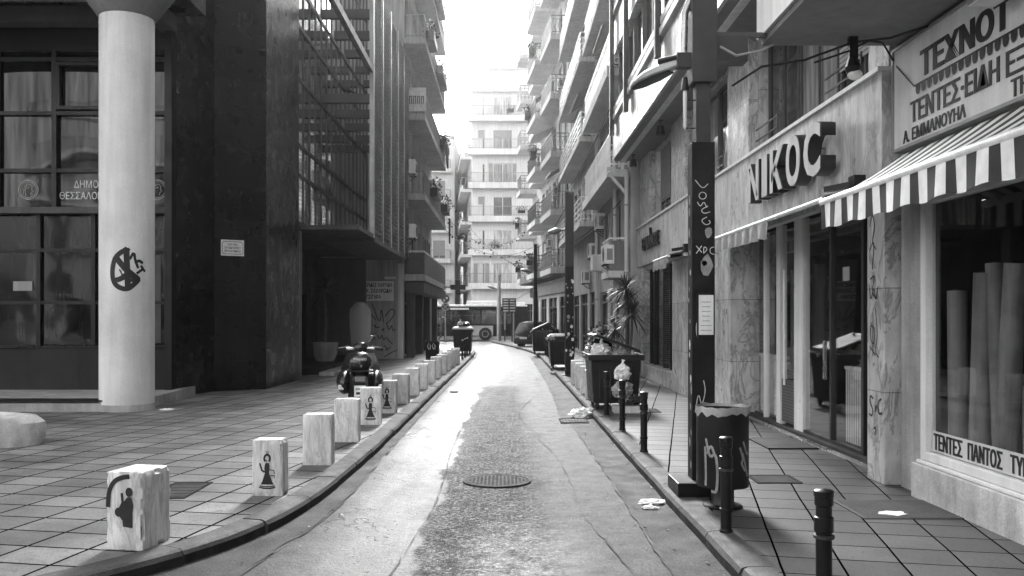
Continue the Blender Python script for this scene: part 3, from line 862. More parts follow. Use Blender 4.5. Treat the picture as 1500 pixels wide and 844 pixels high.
# ------------------------------------------------------------------ apartment houses
def apartment(name, label, p0, p1, depth, H, floors, bays, wall, bals=(), wh=(.05, 2.25), styles=('d',), shops=(), seed=1, roof='concrete', cornice=True, cat='building', slabm='pale_stucco', group=None):
    r = random.Random(seed)
    F, L = frame(p0, p1)
    c = F @ Vector((L / 2, -depth / 2, 0))
    T = thing(name, label, cat, (c.x, c.y, 0), 0, group)
    holes = [(a, b, 0.2, h) for a, b, h in shops]
    wins = []
    for z in floors:
        for bq in bays:
            a, b = bq[0], bq[1]; lo, hi = (bq[2], bq[3]) if len(bq) > 3 else wh
            if z + hi < H - .2: holes.append((a, b, z + lo, z + hi)); wins.append((a, b, z + lo, z + hi))
    m = MB(F)
    wallgrid(m, 0, L, 0, H, holes, wall)
    m.poly([(0, 0, 0), (0, -depth, 0), (0, -depth, H), (0, 0, H)], wall)
    m.poly([(L, 0, 0), (L, -depth, 0), (L, -depth, H), (L, 0, H)], wall)
    m.poly([(0, -depth, 0), (L, -depth, 0), (L, -depth, H), (0, -depth, H)], wall)
    m.build('wall', T, recalc=False)
    m = MB(F); m.box(0, L, -depth, 0, H + .002, H + .2, roof)
    if cornice: m.box(-.1, L + .1, .003, .45, H - .02, H + .2, slabm)
    m.build('roof', T)
    for a, b, lo, hi in wins:
        window(T, F, a, b, lo, hi, r.choice(styles))
    for a, b, h in shops:
        m = MB(F); m.box(a, b, -.17, -.14, .2, h, 'pane_black'); o = m.build('shopfront', T); W[o] = W[T]
        m = MB(F)
        for q in range(max(1, int((b - a) / 1.4)) + 1):
            u = a + .03 + (b - a - .06) * q / max(1, int((b - a) / 1.4)); m.box(u - .03, u + .03, -.135, -.09, .2, h, 'shutter_dark')
        m.box(a, b, -.134, -.088, 2.3, 2.38, 'shutter_dark'); m.build('frame', o)
    for bl in bals:
        u0, u1, out, style, rm, fl = bl[:6]; th = bl[6] if len(bl) > 6 else .2; lip = bl[7] if len(bl) > 7 else 0
        for z in fl: balcony(T, F, u0, u1, out, z, style, slabm, rm, th, lip)
    return T, F, L

# ------------------------------------------------------------------ left: dark municipal building with the round column
T = thing('municipal_building', 'dark granite and glass municipal building behind the white round column', 'building', (-9, 20, 0))
# glazed hall: front plane y = 18.4, platform 0.3 high
GX0, GX1, GY = -20.0, -6.93, 18.4
m = MB()
m.box(GX0, GX1, GY - .12, GY + .3, .3, 1.16, 'granite_plinth'); m.box(GX0, GX1 + .02, GY - .17, GY + .3, 1.162, 1.2, 'granite')
m.build('plinth', T)
m = MB()
m.box(GX0, GX1, GY - .02, GY + .4, 3.95, 4.08, 'dark_stucco')            # transom ledge
m.box(GX0, GX1, GY - .01, GY + .4, 7.32, 9.0, 'black_metal')
m.build('fascia', T)
# panes and mullions, upper and lower
m = MB(); m.box(GX0, GX1, GY + .1, GY + .12, 4.08, 7.32, 'pane_hall'); o = m.build('upper_glazing', T); W[o] = W[T]
m = MB()
xs = [-6.98, -8.17] + [-8.17 - 1.19 * k for k in range(1, 11)]
for x in xs: m.box(x - .05, x + .05, GY - .0, GY + .09, 4.08, 7.32, 'black_metal')
for z in (4.84, 6.03, 7.15): m.box(GX0, GX1, GY + .01, GY + .085, z - .04, z + .04, 'black_metal')
for x0, x1 in ((-9.29, -8.24),): # casement in the upper row
    for a in ((x0, x0 + .06, 6.1, 7.08), (x1 - .06, x1, 6.1, 7.08), (x0 + .06, x1 - .06, 6.1, 6.17), (x0 + .06, x1 - .06, 7.01, 7.08)): m.box(a[0], a[1], GY - .03, GY + .08, a[2], a[3], 'black_metal')
m.build('mullions', o)
m = MB(); m.box(GX0, GX1, GY + .3, GY + .32, 1.2, 3.95, 'pane_black'); o = m.build('lower_glazing', T); W[o] = W[T]
m = MB()
for x in [-6.98] + [-7.5 - 1.15 * k for k in range(11)]: m.box(x - .045, x + .045, GY + .22, GY + .29, 1.2, 3.95, 'black_metal')
for z in (2.1, 3.2): m.box(GX0, GX1, GY + .23, GY + .285, z - .035, z + .035, 'black_metal')
m.build('mullions', o)
# notices and a pale blind seen behind the lower glass
m = MB(); m.box(-10.35, -9.95, GY + .27, GY + .28, 2.35, 2.55, 'sign_dim'); m.build('notice', T)
m = MB(); m.box(-7.6, -7.25, GY + .285, GY + .292, 1.25, 3.1, 'shutter_dark'); m.build('blind', T)
m = MB(); m.lathe([(.16, 0), (.16, .004), (0, .004)], (0, 0, 0), 'sign_dim', 24)
# city seals and lettering
for x in (-9.93, -7.25):
    m = MB(Matrix.Translation((x, GY + .09, 4.45)) @ Matrix.Rotation(R(90), 4, 'X'))
    P = arcpts(0, 0, .2, .2, 0, 360, 28)
    m.ribbon(P, .022, lambda u, v, k: (u, v, k + .004), 'spray_grey')
    m.ribbon(arcpts(0, 0, .165, .165, 0, 360, 28), .012, lambda u, v, k: (u, v, k + .004), 'spray_grey')
    for pts in ([(-.05, -.12), (-.07, -.03), (-.04, .08), (.03, .12), (.08, .07), (.07, .0), (.1, -.03), (.06, -.06), (.05, -.11)], [(-.09, .02), (-.1, -.08)], [(-.02, .03), (.02, .05)], [(-.08, .06), (-.02, .13)]):
        m.ribbon(pts, .016, lambda u, v, k: (u, v, k + .006), 'spray_grey')
    m.build('seal', T, recalc=False)
text('lettering', 'ΔΗΜΟΣ', .155, TM((-8.98, GY + .088, 4.49), (1, 0, 0)), 'spray_white', T, width=.62)
text('lettering', 'ΘΕΣΣΑΛΟΝΙΚΗΣ', .155, TM((-9.28, GY + .088, 4.25), (1, 0, 0)), 'spray_white', T, width=1.28)
# overhanging storey on the column line
m = MB()
m.box(GX0, -6.2, 14.6, GY - .03, 8.02, 24, 'granite')
m.box(GX0, -6.25, 15.7, 16.5, 7.66, 8.015, 'soffit')
m.bar((-6.9, 16.6, 7.84), (-6.95, 18.36, 7.84), .3, .34, 'dark_stucco')
m.box(GX0, GX1, 17.7, 18.1, 7.7, 8.01, 'dark_stucco')
m.build('overhang', T)
# side return and the oblique granite pier
m = MB()
m.prism([(-6.93, 18.36), (-6.55, 20.0), (-5.56, 20.65), (-5.46, 23.5), (-12, 23.5), (-12, 19.0), (-6.93, 19.0)], 0.0, 24, 'granite')
m.build('wall', T)
m = MB(); m.box(-6.99, -6.84, 18.2, 18.45, .1, 24, 'black_metal'); m.build('corner_post', T)
# scratched-off tags on the pier side
m = MB(); r = random.Random(11)
def side(u, v, k): return (-5.46 - .1 * (23.5 - u) / 2.85 + .012 + k, u, v)
for _ in range(26):
    u, v = r.uniform(21.0, 22.9), r.uniform(1.9, 2.9)
    m.ribbon([(u, v), (u + r.uniform(-.1, .1), v - r.uniform(.05, .2)), (u + r.uniform(-.15, .15), v - r.uniform(.2, .5))], .018, side, 'spray_grey')
m.build('graffiti', T, recalc=False)
# platform and step
t2 = struct('platform', MB().prism([(-20, 15.95), (-7.25, 15.95), (-7.2, 16.3), (-6.62, 16.6), (-6.75, 20.0), (-20, 20.0)], .0, .3, 'concrete'))
struct('step', MB().box(-20, -6.75, 15.75, 15.94, .0, .27, 'concrete'), bevel=.01)
struct('platform_edge', MB().box(-20, -6.72, 15.72, 16.1, .302, .325, 'black_metal'))
# the column
t = thing('round_column', 'thick pale round column with black spray mark and flared top', 'column', (-6.86, 16.1, .1))
CR = .47
m = MB(); m.lathe([(CR, 0), (CR, 7.05), (CR - .004, 7.1)], (0, 0, 0), 'column_paint', 48); m.build('shaft', t, True, smooth=True)
m = MB(); m.lathe([(CR - .004, 7.1), (CR + .03, 7.12), (.85, 7.62)], (0, 0, 0), 'soffit', 48); m.build('capital', t, True, smooth=True)
m = MB(); m.lathe([(CR + .012, .0), (CR + .006, .1), (CR + .002, .14)], (0, 0, 0), 'concrete', 48); m.build('foot', t, True, smooth=True)
def colf(u, v, k):      # u in metres round the column from the camera-facing line, v height
    a = u / CR - math.pi / 2 + .40
    rr = CR + .003 + k
    return (-6.86 + rr * math.cos(a), 16.1 + rr * math.sin(a), v)
m = MB(); s = .0124 / 9.38 * 8.44                               # photo crop pixels to metres
def CP(L): return [((x - 352) * .00133, 2.62 - (y - 430) * .00133) for x, y in L]
def crv(P, n=2): return [tuple(q) for q in resample(chaikin(P, n), .02)]
ring = CP([(340, 150), (260, 200), (200, 270), (170, 380), (165, 480), (180, 570), (230, 640), (310, 675), (370, 670), (420, 630), (470, 580), (500, 540), (450, 500), (380, 440)])
m.ribbon(crv(ring), .085, colf, 'spray')
for P, w_ in (([(345, 150), (350, 300), (355, 420), (360, 540), (365, 660)], .1), ([(215, 250), (300, 370), (400, 480), (480, 540)], .1), ([(360, 470), (280, 540), (200, 560)], .09), ([(320, 420), (360, 500), (420, 520)], .16),
              ([(390, 270), (440, 175), (455, 300), (490, 385)], .045), ([(470, 310), (510, 290), (550, 320)], .05), ([(535, 365), (585, 430)], .045), ([(560, 400), (480, 460)], .045), ([(330, 140), (370, 160)], .07)):
    m.ribbon(crv(CP(P), 1), w_, colf, 'spray')
m.build('spray_mark', t, recalc=False)

# street plaque on the oblique granite face
d = Vector((-5.56 + 6.55, 20.65 - 20.0, 0)).normalized(); nrm = Vector((d.y, -d.x, 0))
pc = Vector((-6.55, 20.0, 0)) + d * .40
t = thing('street_plaque', 'small white square-name plaque on the dark granite pier', 'plaque', (pc.x + nrm.x * .02, pc.y + nrm.y * .02, 3.2))
Mp = TM(pc + nrm * .012, d)
m = MB(Mp); m.box(-.26, .26, 3.19, 3.55, -.008, .008, 'paper'); m.build('plate', t)
m = MB(Mp)
P = [(-.20, 3.23), (.20, 3.23), (.235, 3.265), (.235, 3.475), (.20, 3.51), (-.20, 3.51), (-.235, 3.475), (-.235, 3.265)]
m.ribbon(P, .012, lambda u, v, k: (u, v, .010 + k), 'ink', closed=True)
m.build('border', t, recalc=False)
for s_, z, w_ in (('ΠΛΑΤΕΙΑ', 3.42, .22), ('ΙΠΠΟΔΡΟΜΙΟΥ', 3.345, .36), ('IPPODROMIOU', 3.27, .36)):
    text('lettering', s_, .05, TM(pc + nrm * .022 + Vector((0, 0, z)), d), 'ink', t, width=w_, align='CENTER', bold=.01)

# ------------------------------------------------------------------ left: glass block with louvre fins
T = thing('glass_block', 'glass fronted block with tall dark louvre fins above a recessed entrance', 'building', (-7.5, 29.5, 0))
FG, LG = frame((-5.46, 35.6), (-5.46, 23.5))          # u runs from far to near; outward is +x
m = MB(); m.box(-14, -5.62, 23.52, 35.55, 4.2, 22, 'dark_wall'); m.box(-14, -7.4, 23.52, 35.55, 0, 4.198, 'dark_wall'); m.build('wall', T)
m = MB(); m.box(-5.6, -5.55, 23.52, 35.55, 4.25, 22, 'pane_louvre'); o = m.build('glazing', T); W[o] = W[T]
m = MB()
for k in range(16): m.box(-5.547, -5.52, 23.56 + .8 * k - .018, 23.56 + .8 * k + .018, 4.25, 22, 'rail_dark')
for z in (4.3, 5.6, 6.4, 8.2, 9.6, 10.7, 12.2, 13.6, 15, 16.4, 17.8, 19.2): m.box(-5.547, -5.515, 23.52, 35.55, z - .05, z + .05, 'rail_dark')
m.build('mullions', o)
XF = -3.94
m = MB()
m.box(-5.45, XF + .05, 23.6, 35.5, 4.12, 4.24, 'dark_wall'); m.box(-5.45, XF + .1, 26.1, 34.4, 4.0, 4.118, 'soot_metal')
m.build('soffit', T)
zs = [26.3, 28.3, 30.3, 32.3, 34.2]
for i, y in enumerate(zs):
    for z in (8.25, 10.75): MB().box(-5.44, XF, y - .1, y + .1, z - .13, z + .13, 'soot_metal').build('beam', T)
m = MB(); m.bar((XF - .02, 18.6, 9.1), (XF - .02, 26.2, 9.1), .14, .2, 'soot_metal'); m.build('rail_beam', T)
for i, y in enumerate(zs):                             # slatted fin panels between posts
    o = MB().box(XF - .06, XF + .06, y - .12, y + .12, 4.1, 12.2, 'grey_metal').build('fin_post', T)
    y2 = y + 1.55
    m = MB()
    z = 4.3
    while z < 12.0:
        m.add([(XF - .07, y + .125, z), (XF + .07, y + .125, z + .06), (XF + .07, y2, z + .06), (XF - .07, y2, z), (XF - .07, y + .125, z + .02), (XF + .07, y + .125, z + .08), (XF + .07, y2, z + .08), (XF - .07, y2, z + .02)],
              [(0, 1, 2, 3), (4, 5, 6, 7), (0, 1, 5, 4), (2, 3, 7, 6), (1, 2, 6, 5), (3, 0, 4, 7)], 'rail_mid')
        z += .14
    m.box(XF - .05, XF + .05, y2, y2 + .06, 4.2, 12.1, 'rail_mid')
    W_ = m.build('louvre_panel', T)
# recessed entrance: panels, steps
m = MB()
m.box(-7.4, -5.5, 34.9, 35.55, .1, 4.1, 'dark_stucco')
m.build('entrance_wall', T)
for y in (24.6, 27.3, 30.2, 33): MB().box(-7.38, -7.2, y, y + .25, .12, 4.1, 'dark_stucco').build('pilaster', T)
MB().box(-5.95, -5.5, 23.55, 24.0, .12, 4.1, 'mid_stucco').build('pillar', T)
for y in (25.2, 30.6): MB().box(-7.39, -7.33, y, y + 2, .3, 2.6, 'pane_black').build('door', T)
m = MB()
for P in ([(-5.93, 2.1), (-5.85, 2.5), (-5.78, 2.2), (-5.7, 2.6)], [(-5.92, 1.7), (-5.85, 1.9), (-5.8, 1.6), (-5.72, 1.9), (-5.62, 1.7)], [(-5.85, 1.3), (-5.75, 1.5), (-5.7, 1.2)]):
    m.ribbon(P, .03, lambda u, v, k: (u, 23.54 - k, v), 'spray')
m.build('graffiti', T, recalc=False)
struct('entrance_step', MB().box(-7.3, -5.3, 25.6, 34.5, .08, .32, 'granite_plinth'), bevel=.01)
struct('entrance_step', MB().box(-5.29, -4.85, 25.2, 30.5, .08, .22, 'concrete'), bevel=.01)
# potted palm in the entrance
def potted(label, loc, pr, ph, trunks, pm='concrete', name='potted_palm', cat='potted plant', seed=1, ln=.75):
    t = thing(name, label, cat, loc)
    m = MB(); m.lathe([(pr * .72, 0), (pr * .95, ph * .4), (pr, ph * .9), (pr * 1.04, ph), (pr * .9, ph), (pr * .88, ph - .05), (0, ph - .05)], (0, 0, 0), pm, 24); m.build('pot', t, True, smooth=True)
    m = MB(); f = MB()
    for i, (dx, dy, h) in enumerate(trunks):
        P = [(dx * .2, dy * .2, ph - .06), (dx * .6 + .03, dy * .6, ph + h * .4), (dx, dy, ph + h)]
        m.tube(P, [.045, .038, .03], 'bark', 8)
        rosette(f, (dx, dy, ph + h - .02), 60, ln, 'leaf_dark', seed + i, .045)
    m.build('trunk', t, True, smooth=True); f.build('leaves', t, True, recalc=False)
    return t
potted('slender palm in a pale round tub in the dark recessed entrance', (-6.0, 29.6, .32), .42, .62, [(.0, 0, 1.75)], 'concrete', seed=5, ln=.85)

# ------------------------------------------------------------------ left: balconied block with the kiosk wall
fl = [3.5, 6.75, 10.0, 13.1, 16.3]
T, F, L = apartment('apartment_building', 'hazy balconied apartment block past the louvre fins with a dark ground floor', (-4.1, 49.5), (-4.1, 35.65), 10, 20.5, fl,
    [(1, 2.2), (3.6, 5.2), (6.6, 7.8), (9.0, 10.6), (12.0, 13.2)], 'grey_stucco',
    [(.8, 13.5, .85, 'bars', 'rail_mid', fl[1:], .22), (.8, 13.5, .85, 'solid', 'dark_stucco', fl[:1], .25)], styles=('d', 'ds', 'wo', 'dc'),
    shops=((.8, 3.6, 2.9), (4.4, 7.4, 2.9), (8.2, 11.0, 2.9), (11.5, 13.4, 2.9)), seed=4, slabm='grey_stucco')
L3 = T
m = MB(); m.box(-14, -4.12, 35.6, 35.64, 0, 20.5, 'grey_stucco'); m.build('end_wall', T)
m = MB()
for y in (36.5, 40, 44, 48.8): m.box(-4.05, -3.75, y, y + .35, 0, 3.2, 'dark_stucco')
m.box(-4.05, -3.3, 36, 49.3, 2.75, 3.2, 'dark_wall')
m.build('canopy', T)
# frontal kiosk wall with sign, graffiti and a pale strip
t = thing('kiosk_wall', 'grey stucco side wall with tagged graffiti under the louvre fins', 'wall', (-5.15, 35.4, 0))
m = MB(); m.box(-6.05, -4.25, 35.2, 35.59, .1, 4.05, 'grey_stucco'); m.build('wall_panel', t)
m = MB(); m.box(-4.25, -4.05, 35.15, 35.59, .1, 3.9, 'stucco'); m.build('corner_strip', t)
m = MB()
def kw(u, v, k): return (-6.55 + (u + 60) * .00426, 35.192 - k, .1 + (820 - v) * .00426 * 1.0)
r = random.Random(5)
for P in ([(160, 410), (250, 440), (180, 350)], [(180, 340), (270, 450)], [(240, 300), (290, 450), (320, 470), (320, 340), (335, 400), (345, 470)], [(360, 420), (420, 340), (460, 380), (400, 470), (380, 480)],
          [(250, 510), (280, 500), (260, 530), (310, 520)], [(330, 540), (350, 530), (345, 560), (330, 545)], [(370, 480), (400, 560), (420, 490), (430, 560), (455, 540)], [(260, 580), (220, 600), (270, 620), (240, 640)],
          [(290, 600), (310, 640), (330, 580), (345, 650), (370, 610), (390, 640), (430, 680)], [(350, 690), (380, 720), (360, 740), (410, 710)], [(350, 800), (410, 760), (470, 735)]):
    P = [(kw(a, b, 0)[0], kw(a, b, 0)[2]) for a, b in P]
    m.ribbon([tuple(q) for q in resample(chaikin(P, 2), .03)], .032, lambda u, v, k: (u, 35.192 - k, v), 'spray')
m.build('graffiti', t, recalc=False)
t = thing('shop_sign', 'grey painted board with three lines of Greek goods on the kiosk wall', 'sign', (-5.15, 35.17, 2.5))
m = MB(); m.box(-6.02, -4.42, 35.165, 35.195, 2.42, 3.2, 'white_paint'); m.build('board', t)
for s_, z, w_ in (('ΕΦΗΜΕΡΙΔΕΣ ΧΑΡΤΙΚΑ', 2.97, 1.5), ('ΨΙΛΙΚΑ  ΖΑΧΑΡΩΔΗ', 2.74, 1.42), ('ΤΣΙΓΑΡΑ', 2.5, .6)):
    text('lettering', s_, .16, TM((-5.22, 35.158, z), (1, 0, 0)), 'ink', t, width=w_, align='CENTER', bold=.02)
tag(MB().box(-4.78, -4.35, 35.16, 35.195, 3.28, 3.38, 'sign_board').build('name_plate'), 'small blank pale plate above the three-line goods sign', 'plate')

# ------------------------------------------------------------------ right: awning shop (its house reaches past the camera)
XA = 3.95
T = thing('awning_shop_building', 'rough plastered house with the white framed shop window under the striped awning', 'building', (6, -2, 0))
FA, LA = frame((XA, -14), (XA, 8.85))
m = MB(FA)
wy = lambda y: y + 14
holes = [(wy(3.6), wy(8.35), .47, 2.95), (wy(-1), wy(2.4), .2, 2.95)]
for k in range(6):
    for y0 in (-10, -6, -2, 2, 5.5): holes.append((wy(y0), wy(y0 + 1.8), 5.2 + 3.1 * k, 7.1 + 3.1 * k))
wallgrid(m, 0, LA, 0, 24, holes, 'concrete', .1)
m.poly([(LA, 0, 0), (LA, -8, 0), (LA, -8, 24), (LA, 0, 24)], 'concrete'); m.poly([(0, 0, 0), (0, -8, 0), (0, -8, 24), (0, 0, 24)], 'concrete')
m.poly([(0, -8, 0), (LA, -8, 0), (LA, -8, 24), (0, -8, 24)], 'concrete'); m.poly([(0, 0, 24), (LA, 0, 24), (LA, -8, 24), (0, -8, 24)], 'concrete')
m.build('wall', T, recalc=False)
for h in holes[1:]: window(T, FA, *h, 'd', .1)
m = MB(); m.box(3.84, 3.948, -13.9, 8.4, .1, .44, 'old_stone'); m.build('plinth', T, bevel=.008)
# upper balcony over the pavement
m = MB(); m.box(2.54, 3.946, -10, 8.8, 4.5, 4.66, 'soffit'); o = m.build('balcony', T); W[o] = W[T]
m = MB(); m.box(2.5, 2.62, -10, 8.82, 4.56, 5.6, 'stucco'); m.box(2.62, 3.946, 8.7, 8.82, 4.662, 5.6, 'stucco'); m.build('parapet', o)
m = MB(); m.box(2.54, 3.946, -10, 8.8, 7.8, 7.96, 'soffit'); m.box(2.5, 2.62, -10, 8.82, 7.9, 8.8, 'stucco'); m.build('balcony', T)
# shop window: frame, glass, lettered strip
m = MB()
for a in ((8.24, 8.34, .48, 2.94), (3.62, 3.72, .48, 2.94), (5.9, 5.98, .48, 2.94)): m.box(3.9, 4.0, a[0], a[1], a[2], a[3], 'white_paint')
m.box(3.9, 4.0, 3.72, 8.24, .48, .56, 'white_paint'); m.box(3.9, 4.0, 3.72, 8.24, 2.86, 2.94, 'white_paint')
m.box(3.87, 3.94, 3.6, 8.36, .445, .475, 'white_paint')
o = m.build('shop_window', T, bevel=.006); W[o] = W[T]
MB().box(3.965, 3.973, 3.73, 8.23, .57, 2.85, 'shop_glass').build('pane', o)
m = MB(); m.box(3.958, 3.9635, 3.74, 8.22, .57, .76, 'sign_board'); m.build('lettered_strip', o)
for s_, y, w_ in (('ΤΕΝΤΕΣ', 8.19, .5), ('ΠΑΝΤΟΣ', 7.59, .52), ('ΤΥΠΟΥ', 6.95, .44)):
    text('lettering', s_, .15, TM((3.955, y, .59), (0, -1, 0)), 'ink', o, width=w_, bold=.01, fat=.012)
# the room behind the glass
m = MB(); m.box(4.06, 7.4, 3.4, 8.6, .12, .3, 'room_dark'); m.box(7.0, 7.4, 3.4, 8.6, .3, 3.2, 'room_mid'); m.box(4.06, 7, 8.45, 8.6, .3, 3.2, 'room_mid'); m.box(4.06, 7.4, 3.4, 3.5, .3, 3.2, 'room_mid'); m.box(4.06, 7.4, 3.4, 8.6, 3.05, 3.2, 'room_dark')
m.build('showroom', T)
m = MB(); m.tube([(3.86, 3.5, 2.98), (3.86, 8.5, 2.98)], .07, 'grey_metal', 14); m.build('roller', T, smooth=True)
# fabric rolls standing in the window
g = 'awning cloth rolls standing in the shop window'
rolls = [(4.14, 8.1, 1.75, .085, .02, 0), (4.2, 7.88, 1.9, .09, -.05, .02), (4.3, 7.66, 1.98, .075, .06, -.03), (4.16, 7.42, 1.95, .09, -.14, .0), (4.3, 7.2, .95, .08, .05, .02), (4.8, 7.95, 1.85, .085, .0, -.04), (4.85, 7.5, 1.8, .09, .03, .02), (4.45, 6.9, .85, .075, .05, -.02)]
lab = ['pale cloth roll nearest the left edge of the shop window', 'tall cloth roll second from the left edge of the shop window', 'thin tall cloth roll third along the shop window', 'cloth roll leaning to the left among those in the shop window', 'short cloth roll beside the leaning one in the shop window', 'tall cloth roll in the back row behind the left pair', 'tall cloth roll in the back row behind the leaning one', 'shortest cloth roll towards the middle of the shop window']
for (x, y, h, rr, lx, ly), lb in zip(rolls, lab):
    m = MB(); m.tube([(x, y, .3), (x + ly, y + lx * 1.4, .3 + h)], rr, 'fabric_roll', 16)
    o = m.build('cloth_roll', smooth=True); tag(o, lb, 'cloth roll', g)
    m = MB(); m.tube([(x + ly, y + lx * 1.4, .3 + h), (x + ly, y + lx * 1.42, .31 + h)], rr * .45, 'room_dark', 12); m.build('core', o)
t = thing('fire_extinguisher', 'dark fire extinguisher standing inside the awning shop window', 'fire extinguisher', (4.25, 6.75, .3))
m = MB(); m.lathe([(.075, 0), (.08, .02), (.08, .36), (.06, .41), (.025, .44)], (0, 0, .35), 'plastic', 16); m.build('cylinder', t, True, smooth=True)
m = MB(); m.box(-.02, .02, -.02, .02, .78, .85, 'black_metal'); m.bar((0, 0, .84), (-.02, .12, .88), .02, .02, 'black_metal'); m.build('valve', t, True)
m = MB(); m.tube([(0, .03, .83), (0, .13, .75), (0, .12, .5)], .012, 'rubber', 6); m.build('hose', t, True)
m = MB(); m.box(-.13, .13, -.13, .13, 0, .348, 'room_mid'); m.build('stand', t, True)
m = MB(); blob(m, (4.4, 6.35, .45), .35, .55, .22, 'rubber', 3, .25); tag(m.build('folded_tarpaulin', smooth=True), 'heap of dark folded tarpaulin inside the awning shop window', 'tarpaulin')
# the big sign
t = thing('shop_sign', 'large pale Greek awning-maker sign board above the striped awning', 'sign', (3.88, 6.4, 3.44))
m = MB(); m.box(3.86, 3.93, 3.6, 8.8, 3.46, 4.43, 'sign_board'); m.build('board', t)
m = MB()
for a in ((3.57, 3.6, 3.44, 4.45), (8.8, 8.83, 3.44, 4.45)): m.box(3.84, 3.94, a[0], a[1], a[2], a[3], 'grey_metal')
m.box(3.84, 3.94, 3.6, 8.8, 3.43, 3.46, 'grey_metal'); m.box(3.84, 3.94, 3.6, 8.8, 4.43, 4.455, 'grey_metal'); m.build('frame', t)
def sg(y, z): return TM((3.856, y, z), (0, -1, 0))
text('lettering', 'ΤΕΧΝΟΤ', .25, sg(8.25, 4.03), 'ink', t, width=1.46, bold=.02, fat=.03)
text('lettering', 'ΤΕΝΤΕΣ·ΕΙΔΗ ΕΞ', .2, sg(8.45, 3.65), 'ink', t, width=1.88, bold=.008, fat=.02)
text('lettering', 'Α. ΕΜΜΑΝΟΥΗΛ', .12, sg(8.6, 3.485), 'ink', t, width=1.16, bold=.01, fat=.012)
text('lettering', 'ΤΗ', .14, sg(6.77, 3.48), 'ink', t, width=.23, bold=.01, fat=.014)
m = MB()
fs_ = lambda u, v, k: (3.852 - k, 8.78 - u, v)
m.ribbon([(0.04, 4.28), (.42, 3.985)], .018, fs_, 'ink'); m.ribbon([(.42, 3.985), (5.1, 3.985)], .018, fs_, 'ink')
for k in range(40):
    u = .45 + k * .112
    m.add([fs_(u + dx, z, 0) for dx, z in ((0, 3.978), (.085, 3.978), (.085, 3.935), (.07, 3.9), (.042, 3.89), (.015, 3.9), (0, 3.935))], [tuple(range(7))], 'ink')
m.build('awning_emblem', t, recalc=False)
# the striped awning
t = thing('striped_awning', 'striped shop awning with pale front bar and wavy valance', 'awning', (3.5, 6.4, 2.7))
ys = [4.2 + .07 * k for k in range(66)]
m = MB(); vs = []; fs = []
for i, y in enumerate(ys):
    for j in range(6):
        q = j / 5; vs.append((3.9 - .72 * q, y, 3.40 - .44 * q - .025 * math.sin(math.pi * q)))
    if i:
        for j in range(5): fs.append(((i - 1) * 6 + j, i * 6 + j, i * 6 + j + 1, (i - 1) * 6 + j + 1))
m.add(vs, fs, 'awning_cloth'); m.build('canopy', t, recalc=False, smooth=True)
m = MB(); m.tube([(3.16, 4.15, 2.94), (3.16, 8.82, 2.94)], .045, 'white_metal', 14); m.build('front_bar', t, smooth=True)
m = MB(); vs = []; fs = []
ys = [4.2 + .035 * k for k in range(132)]
for i, y in enumerate(ys):
    wv = .012 * math.sin(y * 9.5 + .8 * math.sin(y * 3)); lift = .02 * math.sin(y * 11 + 1)
    for j, q in enumerate((0, .35, .7, 1)):
        vs.append((3.125 + wv * q, y, 2.92 - .245 * q + lift * q * .6))
    if i:
        for j in range(3): fs.append(((i - 1) * 4 + j, i * 4 + j, i * 4 + j + 1, (i - 1) * 4 + j + 1))
m.add(vs, fs, 'awning_cloth'); m.build('valance', t, recalc=False, smooth=True)
m = MB()
for y in (8.5, 4.6): m.bar((3.9, y, 3.2), (3.55, y - .35 if y > 6 else y + .35, 3.08), .03, .04, 'grey_metal'); m.bar((3.55, y - .35 if y > 6 else y + .35, 3.08), (3.18, y, 2.94), .03, .04, 'grey_metal')
m.build('arm', t)
# bulb lamp and cables under the balcony
t = thing('bulb_lamp', 'dark bracket lamp with round bulb under the concrete balcony', 'lamp', (3.33, 8.5, 4.1))
m = MB(); m.box(-.04, .04, -.03, .03, .18, .39, 'black_metal'); m.lathe([(.06, .05), (.075, .1), (.04, .2)], (0, 0, 0), 'black_metal', 14); m.build('holder', t, True)
m = MB(); blob(m, (.02, 0, .03), .07, .07, .05, 'lamp_lens', 1, 0); m.build('bulb', t, True, smooth=True)
m = MB()
m.tube([(3.9, 8.0, 4.46), (3.6, 8.3, 4.42), (3.33, 8.5, 4.44), (2.9, 8.6, 4.3), (2.5, 8.65, 4.25), (2.2, 8.6, 4.05)], .012, 'rubber', 6)
m.tube([(3.85, 8.8, 4.35), (3.7, 8.7, 4.5), (3.5, 8.55, 4.47), (3.3, 8.5, 4.36), (3.0, 8.62, 4.28)], .01, 'rubber', 6)
tag(m.build('cable', smooth=True), 'slack black cables running under the concrete balcony to the pole', 'cable')
t = thing('floodlight', 'small metal box floodlight at the top of the awning shop sign', 'floodlight', (3.7, 6.68, 4.2))
m = MB(); m.box(-.16, .06, -.13, .13, 0, .26, 'grey_metal'); m.build('housing', t, True, bevel=.01)
m = MB(); m.box(-.15, .05, -.12, .12, -.012, -.001, 'lamp_lens'); m.build('lens', t, True)

